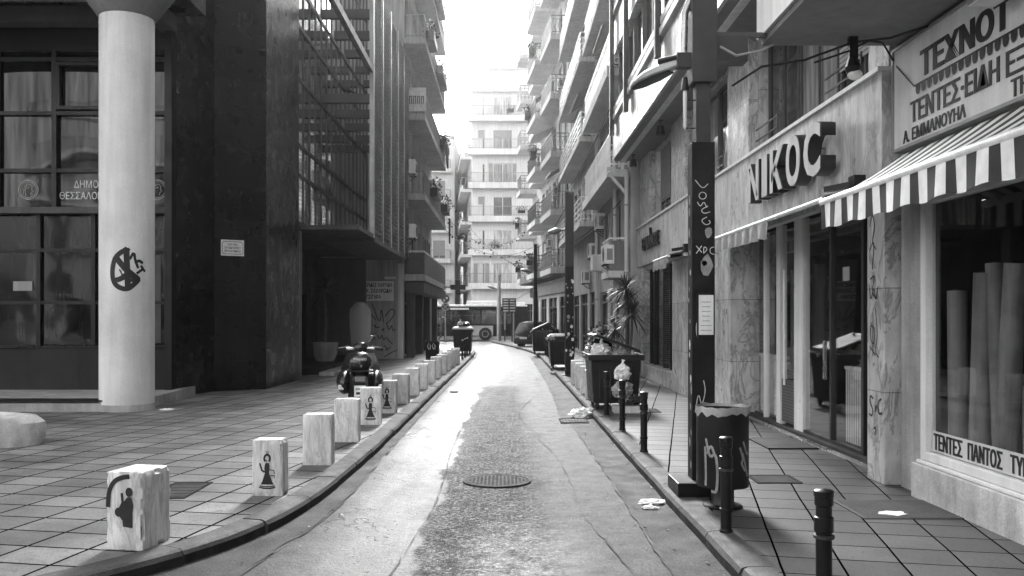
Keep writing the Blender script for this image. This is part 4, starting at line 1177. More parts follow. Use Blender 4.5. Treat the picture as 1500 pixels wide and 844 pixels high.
# ------------------------------------------------------------------ right: marble fronted house
T = thing('marble_building', 'marble clad house with piers, band of raised letters and overhanging upper floors', 'building', (6, 17.2, 0))
Y0, Y1 = 8.9, 25.5
F2, L2 = frame((4.02, Y0), (4.02, Y1))
u = lambda y: y - Y0
m = MB()
m.box(8, 8.2, Y0, Y1, 0, 24, 'mid_stucco'); m.box(4.3, 8, Y0 + .01, Y0 + .16, .1, 24, 'stucco'); m.box(3.9, 8, Y1 - .14, Y1, .1, 24, 'pale_stucco')
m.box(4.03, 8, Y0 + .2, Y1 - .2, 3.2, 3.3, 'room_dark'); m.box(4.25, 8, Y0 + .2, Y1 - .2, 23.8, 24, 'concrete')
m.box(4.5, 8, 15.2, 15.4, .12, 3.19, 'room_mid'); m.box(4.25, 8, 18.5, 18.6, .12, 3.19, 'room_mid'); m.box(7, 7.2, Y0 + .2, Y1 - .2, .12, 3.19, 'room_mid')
m.build('wall', T)
MB().box(4.22, 8, Y0 + .2, Y1 - .2, .13, .22, 'gutter').build('shop_floor', T)
def pier(y0, y1, x0=3.8, z1=3.195, x1=4.3, z0=.12):
    return MB().box(x0, x1, y0, y1, z0, z1, 'marble_pier').build('pier', T, bevel=.012)
p1 = pier(8.9, 9.32); pier(15.0, 16.6); pier(18.4, 20.2); pier(24.75, 25.45)
W[p1] = W[T]
m = MB()
gx = lambda q, v, k: (3.796 - k, 9.3 - q, v)
for P in ([(.06, 2.75), (.12, 2.9), (.2, 2.72), (.1, 2.6), (.22, 2.5)], [(.05, 2.5), (.18, 2.62), (.12, 2.3)], [(.07, 2.2), (.2, 2.25), (.1, 2.05), (.24, 2.0)], [(.04, 2.15), (.09, 1.95), (.15, 2.15), (.2, 1.95), (.26, 2.12)],
          [(.1, 1.75), (.06, 1.6), (.16, 1.5), (.2, 1.68), (.1, 1.72)], [(.14, 1.85), (.14, 1.42)], [(.2, 1.9), (.26, 1.6), (.18, 1.45), (.28, 1.4)], [(.06, 1.5), (.2, 1.42)]):
    m.ribbon([tuple(q) for q in resample(chaikin(P, 2), .02)], .016, gx, 'spray')
for P in ([(.14, .97), (.07, 1.0), (.06, .92), (.14, .86), (.12, .78), (.05, .8)], [(.2, .9), (.2, .82), (.23, .9)], [(.34, .98), (.26, .95), (.27, .82), (.36, .84)], [(.16, .66), (.22, .69), (.19, .6)]):
    m.ribbon([tuple(q) for q in resample(chaikin(P, 2), .02)], .022, gx, 'spray')
m.build('graffiti', p1, recalc=False)
MB().box(3.78, 4.0, Y0 + .01, Y1, 3.2, 4.28, 'marble_wall').build('letter_band', T)
MB().box(3.74, 4.0, Y0 + .01, Y1 + .02, 4.283, 4.33, 'white_paint').build('ledge', T)
# first floor wall with window strips between marble pilasters
m = MB(F2)
wins = [(9.5, 11.0, 'ds'), (11.05, 12.5, 'dc'), (12.55, 14.0, 'd'), (15.5, 17.2, 'd'), (17.25, 19.0, 'dc'), (20.75, 22.2, 'd'), (22.25, 23.6, 'ds')]
holes = [(u(9.45), u(14.05), 4.35, 6.2), (u(15.45), u(19.05), 4.35, 6.2), (u(20.7), u(23.65), 4.35, 6.2)]
wallgrid(m, 0, L2, 4.3, 6.4, holes, 'marble_wall', .2)
m.build('upper_wall', T, recalc=False)
for a, b, s_ in wins: window(T, F2, u(a), u(b), 4.36, 6.19, s_, .2)
for y0, y1 in ((8.93, 9.44), (14.08, 15.42), (19.08, 20.66), (23.7, 25.44)):
    MB().box(3.86, 4.017, y0, y1, 4.335, 6.24, 'marble_pier').build('pilaster', T, bevel=.01)
for y in (9.8, 12.8, 16, 21):
    m = MB(); m.bar((3.93, y, 4.55), (3.93, y + 1.1, 4.55), .02, .02, 'rail_dark'); m.bar((3.93, y, 4.72), (3.93, y + 1.1, 4.72), .02, .02, 'rail_dark'); m.bar((3.93, y, 4.34), (3.93, y, 4.74), .02, .02, 'rail_dark'); m.build('window_bar', T)
# overhanging floors
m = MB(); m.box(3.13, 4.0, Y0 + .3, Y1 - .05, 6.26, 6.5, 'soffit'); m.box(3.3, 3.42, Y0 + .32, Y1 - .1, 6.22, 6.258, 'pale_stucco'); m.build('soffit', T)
for k in range(6):
    z0 = 6.3 + 2.95 * k
    MB().box(3.1, 3.3, Y0 + .3, Y1 - .05, z0 + .003, z0 + .95, 'marble_wall').build('spandrel', T)
    m = MB(); m.box(3.02, 3.25, Y0 + .3, Y1 - .03, z0 + 1.02, z0 + 1.16, 'white_paint'); m.box(3.04, 3.25, Y0 + .3, Y1 - .03, z0 + 1.24, z0 + 1.38, 'white_paint'); m.build('sill_rail', T)
    o = MB().box(3.32, 3.4, Y0 + .3, Y1 - .1, z0 + .95, z0 + 2.95, 'pane').build('window', T); W[o] = W[T]
    m = MB()
    for q in range(12): y = Y0 + .5 + 1.42 * q; m.box(3.22, 3.315, y, y + .12, z0 + .96, z0 + 2.94, 'shutter_dark')
    m.build('frame', o)
for y in (17.4, 22.0, 24.9):
    MB().box(2.94, 3.06, y, y + .16, 6.9, 22, 'soot_metal').build('steel_post', T)
# shopfronts behind the piers
def post(y0, y1, x0=4.14, x1=4.24, z0=.2, z1=3.19, m_='white_metal'): return MB().box(x0, x1, y0, y1, z0, z1, m_)
o = MB().box(4.18, 4.19, 10.35, 12.35, .24, 3.15, 'shop_glass').build('shop_door', T); W[o] = W[T]
m = post(12.35, 12.5); m.box(4.15, 4.23, 10.28, 10.35, .2, 3.19, 'soot_metal'); m.box(4.15, 4.22, 11.3, 11.36, .24, 3.1, 'soot_metal'); m.box(4.15, 4.23, 10.35, 12.35, .2, .24, 'soot_metal'); m.build('frame', o)
MB().box(4.1, 4.14, 11.42, 11.46, 1.0, 1.5, 'steel').build('handle', o)
m = MB(); m.box(4.165, 4.176, 10.75, 10.95, 2.25, 2.42, 'sign_dim'); m.build('notice', o)
o = MB().box(4.18, 4.19, 12.78, 13.35, .9, 3.1, 'shop_glass').build('side_light', T); W[o] = W[T]
post(12.5, 12.72).build('frame', o); post(13.35, 13.55).build('frame', o)
MB().box(4.16, 4.2, 12.74, 13.34, .25, .88, 'shutter_slats').build('vent', o)
MB().box(4.12, 4.135, 13.1, 13.16, .8, 2.5, 'white_paint').build('handle', o)
o = MB().box(4.18, 4.19, 13.56, 14.98, .24, 3.15, 'shop_glass').build('display_window', T); W[o] = W[T]
m = MB(); m.box(4.15, 4.23, 14.2, 14.25, .2, 3.15, 'white_metal'); m.build('frame', o)
m = MB(); m.box(4.3, 4.32, 13.6, 14.95, .24, 1.15, 'pleats'); m.box(4.28, 4.36, 13.6, 14.95, 1.15, 1.2, 'cloth_pale'); m.build('curtain', o)
m = MB(); m.box(4.3, 4.32, 10.3, 11.2, .24, 1.15, 'pleats'); m.box(4.28, 4.36, 10.3, 11.2, 1.15, 1.19, 'cloth_pale'); m.build('curtain', T)
m = MB(); m.box(4.18, 4.2, 16.65, 18.38, .24, 3.15, 'pane_black'); m.box(4.13, 4.22, 16.6, 16.68, .2, 3.19, 'white_metal'); m.build('display_window', T)
m = MB(); m.box(4.06, 4.3, 9.34, 14.98, .118, .2, 'gutter'); m.box(4.04, 4.058, 9.34, 14.98, .118, .16, 'steel'); m.build('threshold', T)
o = MB().box(4.1, 4.12, 20.25, 24.7, .5, 3.1, 'pane_black').build('display_window', T); W[o] = W[T]
m = MB()
for y in (20.22, 21.7, 22.6, 24.0, 24.66): m.box(4.03, 4.095, y, y + .08, .5, 3.19, 'black_metal')
m.build('frame', o)
m = MB()
for k in range(48): m.box(4.04, 4.09, 21.8, 22.58, .55 + .053 * k, .575 + .053 * k, 'soot_metal')
m.build('louvre_shutter', o)
MB().box(3.84, 4.3, 20.21, 24.74, .118, .5, 'marble_pier').build('plinth', T, bevel=.01)
MB().box(3.9, 4.3, 20.21, 24.74, 3.1, 3.197, 'stucco').build('lintel', T)
m = MB(); m.box(5.6, 6.4, 10.5, 14.5, .22, 1.0, 'room_mid'); m.box(6.6, 6.95, 9.5, 15, .22, 2.4, 'room_mid'); m.build('shop_counter', T)
# raised letters
t = thing('letter_sign', 'five big raised metal letters reading NIKOC on the marble band', 'sign', (3.7, 12.3, 3.5))
for ch, a, b in (('Ν', 13.0, 12.42), ('Ι', 12.3, 12.04), ('Κ', 11.92, 11.34), ('Ο', 11.24, 10.68), ('C', 10.58, 9.98)):
    z0, z1 = (3.46, 4.02) if ch not in 'ΟC' else (3.43, 4.05)
    o = text('letter', ch, z1 - z0, TM((3.64, a, z0), (0, -1, 0)), 'soot_metal', t, extrude=.08, width=a - b, bold=.03)
    text('face', ch, (z1 - z0), TM((3.555, a, z0), (0, -1, 0)), 'letter_face', o, extrude=.002, width=(a - b) * .94, bold=.035)
m = MB()
for y in (12.6, 12.15, 11.7, 11.2, 10.5): m.tube([(3.79, y, 3.8), (3.68, y, 3.8)], .012, 'grey_metal', 6)
m.build('bracket', t)
t = thing('letter_sign', 'small dark raised letters on the far end of the marble band', 'sign', (3.75, 22.6, 3.5))
text('letter', 'ΕΡΙΔΑΝΟΣ', .34, TM((3.735, 24.1, 3.58), (0, -1, 0)), 'black_metal', t, extrude=.03, width=2.5, bold=.02)
m = MB(); m.tube([(3.76, 22.9, 3.92), (3.74, 22.85, 4.1)], .04, 'black_metal', 8); m.build('bracket', t)
# folded awning of the letter-sign shop
def folded(label, y0, y1, v0, v1, seed):
    t = thing('folded_awning', label, 'awning', (3.55, (y0 + y1) / 2, 2.75))
    m = MB(); m.box(3.66, 3.778, y0, y1, 3.06, 3.17, 'white_metal'); m.tube([(3.36, y0, 3.05), (3.36, y1, 3.05)], .03, 'white_metal', 10); m.build('front_bar', t)
    m = MB(); m.add([(3.66, y0, 3.15), (3.66, y1, 3.15), (3.36, y1, 3.085), (3.36, y0, 3.085)], [(0, 1, 2, 3)], 'tarp'); m.build('canopy', t, recalc=False)
    m = MB(); vs = []; fs = []; n = int((v1 - v0) / .04)
    for i in range(n + 1):
        y = v0 + (v1 - v0) * i / n
        sc_ = .03 * abs(math.sin(y * 7)); wv = .03 * math.sin(y * 16 + seed)
        for q in (0, .5, 1): vs.append((3.34 + wv * q, y, 3.04 - (.2 + sc_) * q))
        if i:
            for j in range(2): fs.append(((i - 1) * 3 + j, i * 3 + j, i * 3 + j + 1, (i - 1) * 3 + j + 1))
    m.add(vs, fs, 'tarp'); m.build('valance', t, recalc=False, smooth=True)
    m = MB(); m.bar((3.72, y0 + .15, 3.1), (3.4, y0 + .5, 3.06), .05, .05, 'black_metal'); m.bar((3.7, y0 + .1, 3.22), (3.5, y0 + .35, 3.2), .07, .06, 'black_metal'); m.box(3.66, 3.78, y0 - .05, y0 + .12, 3.12, 3.3, 'black_metal'); m.build('arm', t)
folded('folded pale awning under the big raised letters', 9.35, 14.9, 11.3, 14.9, 1)
folded('short folded awning beyond the lamp pole', 18.2, 20.1, 18.25, 20.1, 2)
# bell lamps under the overhang
for y, lb in ((20.1, 'black bell lamp under the marble overhang nearer the pole'), (24.4, 'black bell lamp at the far end of the marble overhang')):
    t = thing('bell_lamp', lb, 'lamp', (3.52, y, 5.92), 0, 'bell lamps under the overhang')
    m = MB(); m.lathe([(.11, 0), (.10, .05), (.075, .2), (.05, .22)], (0, 0, 0), 'black_metal', 16); m.build('lamp_shade', t, True, smooth=True)
    m = MB(); m.tube([(0, 0, .22), (0, 0, .335)], .02, 'black_metal', 8); m.box(-.05, .05, -.05, .05, .31, .338, 'black_metal'); m.build('bracket', t, True)

# ------------------------------------------------------------------ right: the houses beyond
fl3 = [3.15, 6.1, 9.05, 12.0, 14.95, 17.9]
R3, F3, L3_ = apartment('apartment_building', 'narrow house with white lattice balconies just past the marble front', (3.62, 25.55), (3.62, 34.2), 9, 22, fl3,
    [(.5, 1.5), (2.3, 3.6), (4.6, 5.9), (6.9, 8.0)], 'grey_stucco', [(.3, 8.5, .62, 'lattice', 'white_metal', fl3[1:], .22, .06), (.45, 2.4, .6, 'solid', 'mid_stucco', fl3[:1], .2)],
    styles=('d', 'ds', 'dc', 'wo'), shops=((.4, 1.9, 2.7), (2.6, 5.0, 2.7), (5.8, 8.2, 2.7)), seed=8, slabm='stucco')
fl4 = [5.5, 8.8, 11.9, 15.0, 18.1]
R4, F4, L4_ = apartment('apartment_building', 'plain house with long striped parapet balconies between lattice and corner blocks', (3.6, 34.25), (3.45, 46.0), 9, 23, fl4,
    [(.8, 2.0), (3.2, 4.8), (6.0, 7.4), (8.6, 10.2)], 'grey_stucco', [(.2, 11.2, .72, 'strips', 'white_metal', fl4, .2, .0)], styles=('d', 'dc', 'wo', 'ds'),
    shops=((.8, 3.2, 2.8), (4.0, 7.0, 2.8), (7.8, 11, 2.8)), seed=9, slabm='stucco')
fl5 = [4.35, 7.4, 10.45, 13.5, 16.6, 19.7]
R5, F5, L5 = apartment('apartment_building', 'tall pale corner block with stepped balconies and planted railings at the end of the street', (3.4, 46.05), (1.95, 63.0), 10, 25.5, fl5,
    [(.8, 2.0), (3.0, 4.2), (5.4, 6.6), (7.8, 9.0), (10.4, 11.6), (13.2, 14.6)], 'stucco',
    [(.4, 4.8, 1.0, 'ornate', 'rail_mid', fl5, .3), (5.2, 9.6, 1.25, 'ornate', 'rail_dark', fl5, .3), (10.0, 12.4, .8, 'ornate', 'rail_mid', fl5, .3), (14.6, 17.0, 1.15, 'ornate', 'rail_mid', fl5, .3)],
    styles=('d', 'ds', 'wo', 'dc', 'wsp'), shops=((.8, 4.0, 2.9), (5, 8.5, 2.9), (9.5, 12.5, 2.9), (13.5, 16, 2.9)), seed=12, slabm='stucco')
m = MB(F5); m.box(.2, 16.6, .003, .25, 3.1, 3.75, 'sign_dim'); m.box(.2, 16.8, .003, .9, 3.95, 4.04, 'dark_stucco'); m.build('shop_fascia', R5)
m = MB(); m.poly([(1.94, 63.02, 0), (11.9, 63.9, 0), (11.9, 63.9, 25.5), (1.94, 63.02, 25.5)], 'stucco'); m.build('end_wall', R5)

# ------------------------------------------------------------------ far blocks across the junction
flF = [4.8, 8.1, 11.4, 14.7, 18.0, 21.3]
F1, FF, LF = apartment('apartment_building', 'white six storey block facing down the street across the junction', (9.0, 88), (-3.3, 88), 30, 24.0, flF,
    [(1.6, 2.8), (4.6, 5.8), (8.3, 10.2), (11.0, 11.7)], 'pale_stucco', [(5.4, 12.6, .9, 'bars', 'rail_mid', flF, .3, .25)], styles=('wc', 'wshc', 'woc', 'wp', 'w'),
    shops=((1, 4, 3), (5, 8, 3), (8.6, 11.6, 3)), seed=21)
m = MB(); m.box(-1.6, 8.8, 90, 112, 24.2, 26.8, 'pale_stucco'); m.box(-2.0, 9, 89.6, 112, 26.8, 27.0, 'pale_stucco'); m.build('penthouse', F1)
m = MB(FF); railing(m, .3, 12.2, -.1, 24.2, 'bars', 'rail_mid'); m.build('roof_railing', F1)
F1b, _, _ = apartment('apartment_building', 'white wing of the far block running back along its left side', (-3.31, 88.05), (-5.3, 112), 1.2, 23.5, flF[:5],
    [(3, 4.4), (8, 9.4), (13, 14.4), (18, 19.4)], 'pale_stucco', [(2, 20, 1.0, 'bars', 'rail_mid', flF[:5], .3, .2)], styles=('wo', 'wc'), seed=22, cornice=False)
f2 = [4.6, 7.9, 11.2, 14.5, 17.8]
F2b, FB, _ = apartment('apartment_building', 'hazy pale block across the junction on the far left', (-5.6, 98), (-19, 98), 20, 21.5, f2,
    [(1, 2.4), (4, 5.4), (7, 8.4), (10, 11.4)], 'pale_stucco', [(.4, 5.8, 1.0, 'bars', 'rail_mid', f2, .25, .2), (6.6, 12.6, 1.0, 'bars', 'rail_mid', f2, .25, .2)], styles=('wo', 'ws', 'd'), shops=((1, 4, 3), (5, 8, 3)), seed=23)
F2c, _, _ = apartment('apartment_building', 'hazy balconied flank receding behind the junction on the left', (-5.61, 140), (-5.58, 118.2), 12, 20, f2[:4],
    [(2, 3.4), (8, 9.4), (14, 15.4)], 'pale_stucco', [(1, 20, 1.0, 'bars', 'rail_mid', f2[:4], .25, .2)], styles=('wo', 'd'), seed=24)
# houses on the cross street to close the sides
apartment('apartment_building', 'pale block on the cross street behind the corner block', (40, 88), (9.2, 88), 14, 22, flF[:5], [(2 + 4 * k, 3.6 + 4 * k) for k in range(7)], 'pale_stucco', [(1, 29, 1, 'bars', 'rail_mid', flF[:5], .3)], styles=('wo', 'd'), seed=31)
apartment('apartment_building', 'pale block on the cross street left of the hazy pair', (-19.2, 96), (-50, 96), 14, 20, f2[:4], [(2 + 4 * k, 3.6 + 4 * k) for k in range(7)], 'pale_stucco', [(1, 29, 1, 'bars', 'rail_mid', f2[:4], .3)], styles=('wo', 'd'), seed=32)
# the square behind the photographer: fronts that the hall windows reflect
apartment('apartment_building', 'row of plain flats across the square facing the dark glass hall', (-34, -26), (2, -26), 10, 12.5, [3.6 + 3.1 * k for k in range(5)], [(1.5 + 3.3 * k, 3.0 + 3.3 * k) for k in range(10)], 'stucco',
    [(1, 12, 1.1, 'bars', 'rail_mid', [3.6 + 3.1 * k for k in range(5)], .25), (17, 30, 1.1, 'bars', 'rail_mid', [3.6 + 3.1 * k for k in range(5)], .25)], styles=('wo', 'd', 'wc'), shops=((2, 6, 3), (8, 14, 3), (16, 22, 3)), seed=41)

# ------------------------------------------------------------------ marble blocks along the left kerb
def stencil(mb, f):
    """woman with a round hairdo in a long dress, holding a cup: sprayed stencil; unit height 1"""
    c = lambda P: [f(a, b, 0) for a, b in P]
    mb.ribbon(arcpts(0, .82, .085, .1, -40, 220, 16), .06, f, 'spray')
    mb.add([f(a, b, .0008) for a, b in [(-.05, .70), (.05, .70), (.075, .62), (.07, .5), (.06, .42), (.15, .2), (.2, .12), (-.2, .12), (-.15, .2), (-.07, .42), (-.085, .55), (-.075, .63)]], [tuple(range(12))], 'spray')
    mb.ribbon([(-.22, .085), (-.1, .06), (.1, .06), (.22, .085)], .03, f, 'spray'); mb.ribbon([(-.235, .045), (-.1, .015), (.1, .015), (.235, .045)], .035, f, 'spray')
    mb.ribbon([(-.2, .62), (-.16, .5), (-.09, .46)], .05, f, 'spray'); mb.ribbon([(-.22, .68), (-.19, .58)], .05, f, 'spray')
    mb.ribbon([(.07, .52), (.2, .5), (.22, .42)], .022, f, 'spray'); mb.ribbon([(.1, .36), (.22, .36), (.21, .3)], .022, f, 'spray')
    mb.ribbon([(-.02, .78), (-.02, .72)], .02, f, 'spray'); mb.ribbon([(0, .95), (-.04, 1.02)], .015, f, 'spray'); mb.ribbon([(.02, .95), (.06, 1.01)], .015, f, 'spray'); mb.ribbon([(.0, .95), (.005, 1.04)], .013, f, 'spray')
GB = 'marble blocks along the left kerb'
def block(loc, w_, d_, h_, rz, label, mark=None, seed=1, taper=0.0, chips=1.0, group=GB):
    t = thing('marble_block', label, 'stone block', loc, rz + random.Random(seed * 3).uniform(-.05, .05), group)
    bm = bmesh.new(); bmesh.ops.create_cube(bm, size=1)
    bmesh.ops.subdivide_edges(bm, edges=bm.edges[:], cuts=14, use_grid_fill=True)
    r = random.Random(seed)
    for v in bm.verts:
        x, y, z = v.co.x, v.co.y, v.co.z
        ex = sum(1 for q in (abs(x), abs(y), abs(z)) if q > .45)
        p = Vector((x * w_, y * d_, (z + .5) * h_))
        n = noise.noise(p * 9 + Vector((seed * 5, 0, 0))); n2 = noise.noise(p * 28 + Vector((0, seed * 3, 0)))
        if ex >= 2:
            k = .004 + chips * (.05 * max(0, n - .12) + .03 * max(0, n2 - .1))
            sx = (abs(x) > .45) * k; sy = (abs(y) > .45) * k; sz = (z > .45) * k
            p -= Vector((math.copysign(sx, x), math.copysign(sy, y), sz))
        else:
            p += Vector((n2 * .002, n2 * .002, n2 * .001))
        p.x *= 1 - taper * p.z / h_
        v.co = p
    me = bpy.data.meshes.new('stone'); bm.to_mesh(me); bm.free(); me.materials.append(MATS['marble_block'])
    me.polygons.foreach_set("use_smooth", [True] * len(me.polygons))
    try: me.set_sharp_from_angle(angle=R(30))
    except Exception: pass
    o = bpy.data.objects.new('stone', me); COL.objects.link(o); o.parent = t; W[o] = W[t]
    if mark:
        m = MB()
        y0 = -d_ / 2 - .0035
        if mark == 'stencil':
            hh = h_ * .66
            stencil(m, lambda u, v, k: (u * hh * .9, y0 - k, h_ * .13 + v * hh))
        else:
            s = h_ * .62
            f = lambda u, v, k: (u * s, y0 - k, h_ * .3 + v * s)
            m.add([f(a, b, .001) for a, b in [(-.02, .0), (.2, -.02), (.2, .3), (.22, .45), (.17, .62), (.08, .62), (-.02, .5), (-.06, .3)]], [tuple(range(8))], 'spray')
            m.lathe  # (body above) head, raised arm, bottle
            m.add([f(.12 + .085 * math.cos(q * .524), .72 + .1 * math.sin(q * .524), .0016) for q in range(12)], [tuple(range(12))], 'spray')
            m.ribbon([(-.02, .45), (-.1, .3), (-.02, .2)], .12, f, 'spray'); m.ribbon([(-.03, .5), (-.05, .68)], .06, f, 'spray')
            m.add([f(-.12 + .09 * math.cos(q * .524), .3 + .1 * math.sin(q * .524), .0022) for q in range(12)], [tuple(range(12))], 'spray')
            m.ribbon([tuple(q) for q in resample(chaikin([(-.37, .42), (-.36, .7), (-.24, .94), (-.02, 1.03), (.1, 1.04)], 2), .04)], .1, f, 'spray')
        m.build('stencil', o, True, recalc=False)
    return t
pos = [(6.62, -2.73, .30, .36, .565, -10), (8.47, -2.24, .30, .2, .53, -4), (10.2, -2.14, .33, .2, .58, 0), (12.05, -2.14, .33, .2, .58, 1), (13.95, -2.11, .33, .2, .58, 2), (15.6, -2.06, .31, .2, .57, 0),
       (17.3, -2.03, .32, .2, .57, -2), (19.1, -2.0, .31, .2, .58, 0), (20.8, -1.96, .3, .2, .58, 1), (22.6, -1.93, .3, .2, .57, 0), (24.4, -1.9, .3, .2, .58, 0), (26.1, -1.86, .3, .2, .57, 0), (27.8, -1.83, .3, .2, .57, 0), (29.6, -1.79, .3, .2, .57, 0), (31.3, -1.75, .3, .2, .57, 0)]
labs = ['chunky marble block with a smudged black figure stencil, nearest of all', 'chipped marble block with a black dress stencil, beside the kerb bend', 'plain marble block just past the chipped stencilled one', 'plain marble block in front of the pair stencilled with dresses',
        'black dress stencil block partly hiding the scooter wheel', 'black dress stencil block right of the scooter', 'plain marble block straight after the last stencilled one', 'plain marble block with cracked top, second after the last stencilled one',
        'plain marble block third after the last stencilled one', 'plain marble block fourth after the last stencilled one', 'plain marble block fifth after the last stencilled one', 'plain marble block fifth from the far end of the left kerb row',
        'plain marble block fourth from the far end of the left kerb row', 'plain marble block third from the far end of the left kerb row', 'plain marble block second from the far end of the left kerb row'][:14] + ['farthest plain marble block of the left kerb row']
labs[11] = 'plain marble block three before the farthest of the row'; labs[12] = 'plain marble block two before the farthest of the row'; labs[13] = 'plain marble block just before the farthest of the row'
labs[10] = 'plain marble block opposite the dark plastic tub bin'
for i, (y, x, w_, d_, h_, rz) in enumerate(pos):
    block((x, y, .12), w_, d_, h_, R(rz), labs[i], {0: 'figure', 1: 'stencil', 4: 'stencil', 5: 'stencil'}.get(i), i + 1, .05 if i == 1 else 0, 1.6 if i < 2 else .5)
for i, (y, lb) in enumerate(((18.2, 'white block beside the overfull bin with scribbled side, nearest of four'), (19.5, 'white block with black tag, second from the overfull bin'), (20.8, 'white block with looping scribble, third from the overfull bin'), (22.1, 'plain white block, farthest of four by the overfull bin'))):
    t = block((1.8, y, .12), .32, .22, .6, 0, lb, None, 40 + i, 0, .4, 'white blocks along the right kerb')
    if i < 3:
        m = MB(); r = random.Random(60 + i)
        for k in range(6):
            a, b = r.uniform(-.1, .05), .12 + .07 * k
            m.ribbon([tuple(q) for q in resample(chaikin([(a, b), (a + r.uniform(.03, .1), b + .08), (a + .02, b - .02), (a + .09, b + .02)], 2), .015)], .014, lambda u, v, k_: (u, -.1135 - k_, v), 'spray')
        o = kids(t)[0]; m.build('graffiti', o, True, recalc=False)
# round stone planter edge, far left
t = thing('stone_planter', 'low pale stone planter with rounded rim and dark soil', 'planter', (-7.9, 11.75, .12))
m = MB()
prof = [(1.0, 0), (1.03, .15), (1.02, .3), (.96, .375), (.86, .39), (.78, .36), (.76, .22)]
m.lathe(prof, (0, 0, 0), 'old_stone', 40, 1.75, .62); m.build('rim', t, True, smooth=True)
m = MB(); m.lathe([(.78, .24), (.5, .27), (0, .3)], (0, 0, 0), 'soil', 30, 1.75, .62); m.build('soil', t, True, smooth=True)

# ------------------------------------------------------------------ black posts
def bollard(loc, label, group):
    t = thing('bollard', label, 'bollard', loc, 0, group)
    m = MB(); m.lathe([(.052, 0), (.052, .02), (.043, .03), (.043, .16), (.05, .165), (.05, .19), (.043, .195), (.043, .66)], (0, 0, 0), 'black_metal', 20); m.build('shaft', t, True, smooth=True)
    m = MB(); m.lathe([(.0435, .515), (.052, .52), (.052, .60), (.0435, .605)], (0, 0, 0), 'black_metal', 20); m.lathe([(.0435, .48), (.056, .485), (.056, .502), (.0435, .505)], (0, 0, 0), 'soot_metal', 20); m.build('collar', t, True, smooth=True)
    m = MB(); m.lathe([(.0435, .66), (.05, .667), (.05, .71), (.054, .715), (.054, .742), (.045, .75), (0, .756)], (0, 0, 0), 'black_metal', 20); m.build('cap', t, True, smooth=True)
    return t
g1 = 'black posts along the right kerb'
bp = bollard((1.745, 4.86, .12), 'black ringed post nearest the camera, alone on the right paving', g1)
for y, lb in ((6.97, 'black ringed post standing in front of the litter bin'), (11.1, 'black ringed post next behind the lamp pole base'), (13.15, 'black ringed post midway between lamp pole and overfull bin'), (15.2, 'black ringed post touching the hung rubbish bag at the overfull bin')):
    dup(bp, (1.735, y, .12), .3 * y, lb)
for i, y in enumerate((33.4, 35.2, 37.0, 38.6)):
    dup(bp, (1.76, y, .12), y, 'small black post by the far right bins, ' + ('nearest of the four', 'second of the four', 'third of the four', 'farthest of the four')[i], 'black posts by the far right bins')
for i, y in enumerate((34.8, 36.6, 38.3)):
    dup(bp, (-1.68 + .02 * i, y, .12), y, 'black post before the far left rubbish container, ' + ('nearest of three', 'middle of three', 'farthest of three')[i], 'black posts at the far left container')
for i, (x, y) in enumerate(((-.02, 60.2), (.45, 58.2), (.85, 56), (.95, 54))):
    dup(bp, (x, y, .12), y, 'thin far post on the corner island, ' + ('beside the lamp column', 'second from the lamp column', 'third from the lamp column', 'next to the parked car')[i], 'posts on the corner island')

# ------------------------------------------------------------------ lamp pole on the right pavement
t = thing('lamp_pole', 'tall square black steel pole plastered with stickers and scrawled tags', 'lamp pole', (1.9, 8.6, .12))
PX0, PX1, PY0, PY1 = 1.79, 2.01, 8.5, 8.7
m = MB(); m.box(PX0, PX1, PY0, PY1, .25, 3.49, 'pole_metal'); m.build('lower_post', t, bevel=.008)
m = MB(); m.box(1.835, 1.975, 8.53, 8.67, 3.492, 4.08, 'pole_box'); m.build('middle_post', t, bevel=.006)
m = MB(); m.box(1.79, 2.03, 8.48, 8.74, 4.06, 9.0, 'pole_box'); m.build('upper_post', t, bevel=.008)
m = MB(); m.box(1.62, 2.0, 8.32, 8.85, .12, .25, 'black_metal'); m.build('base_box', t, bevel=.01)
m = MB()
m.box(1.835, 1.985, 8.482, 8.496, 1.62, 2.04, 'black_metal'); m.box(1.85, 1.99, 8.477, 8.481, 1.64, 2.02, 'paper'); o = m.build('poster', t)
m = MB(); r = random.Random(3)
for k in range(7):
    z = 1.95 - k * .045; a = r.uniform(.0, .03); m.box(1.865 + a, 1.975 - a, 8.4745, 8.4765, z, z + .006, 'spray_grey')
m.build('print', o)
m = MB()
pf = lambda u, v, k: (1.80 + u, 8.494 - k, v)
PL = ([(.02, 3.12), (.09, 2.98), (.14, 3.06)], arcpts(.09, 2.88, .035, .055, 0, 360, 12), [(.04, 2.78), (.07, 2.7), (.1, 2.8), (.13, 2.7)], [(.14, 2.72), (.07, 2.66), (.1, 2.6), (.16, 2.63)], [(.13, 2.55), (.07, 2.5), (.12, 2.42), (.17, 2.46), (.15, 2.5)],
          [(.03, 2.2), (.08, 2.14)], [(.08, 2.2), (.03, 2.13)], [(.1, 2.13), (.1, 2.2), (.14, 2.17), (.1, 2.13)], [(.2, 2.19), (.16, 2.18), (.16, 2.13), (.2, 2.12)], [(.02, .9), (.05, 1.1), (.08, .95), (.12, 1.1), (.1, 1.2)], [(.06, .5), (.1, .6), (.13, .5), (.16, .62)])
for P in [[(x_, 3.12 - (3.12 - z_) * .62 if z_ > 2.3 else (z_ + .29 if z_ > 2 else z_)) for x_, z_ in q_] for q_ in PL]:
    m.ribbon([tuple(q) for q in resample(chaikin(P, 2), .01)], .008, pf, 'spray_white')
m.build('graffiti', t, recalc=False)
m = MB(); r = random.Random(8)
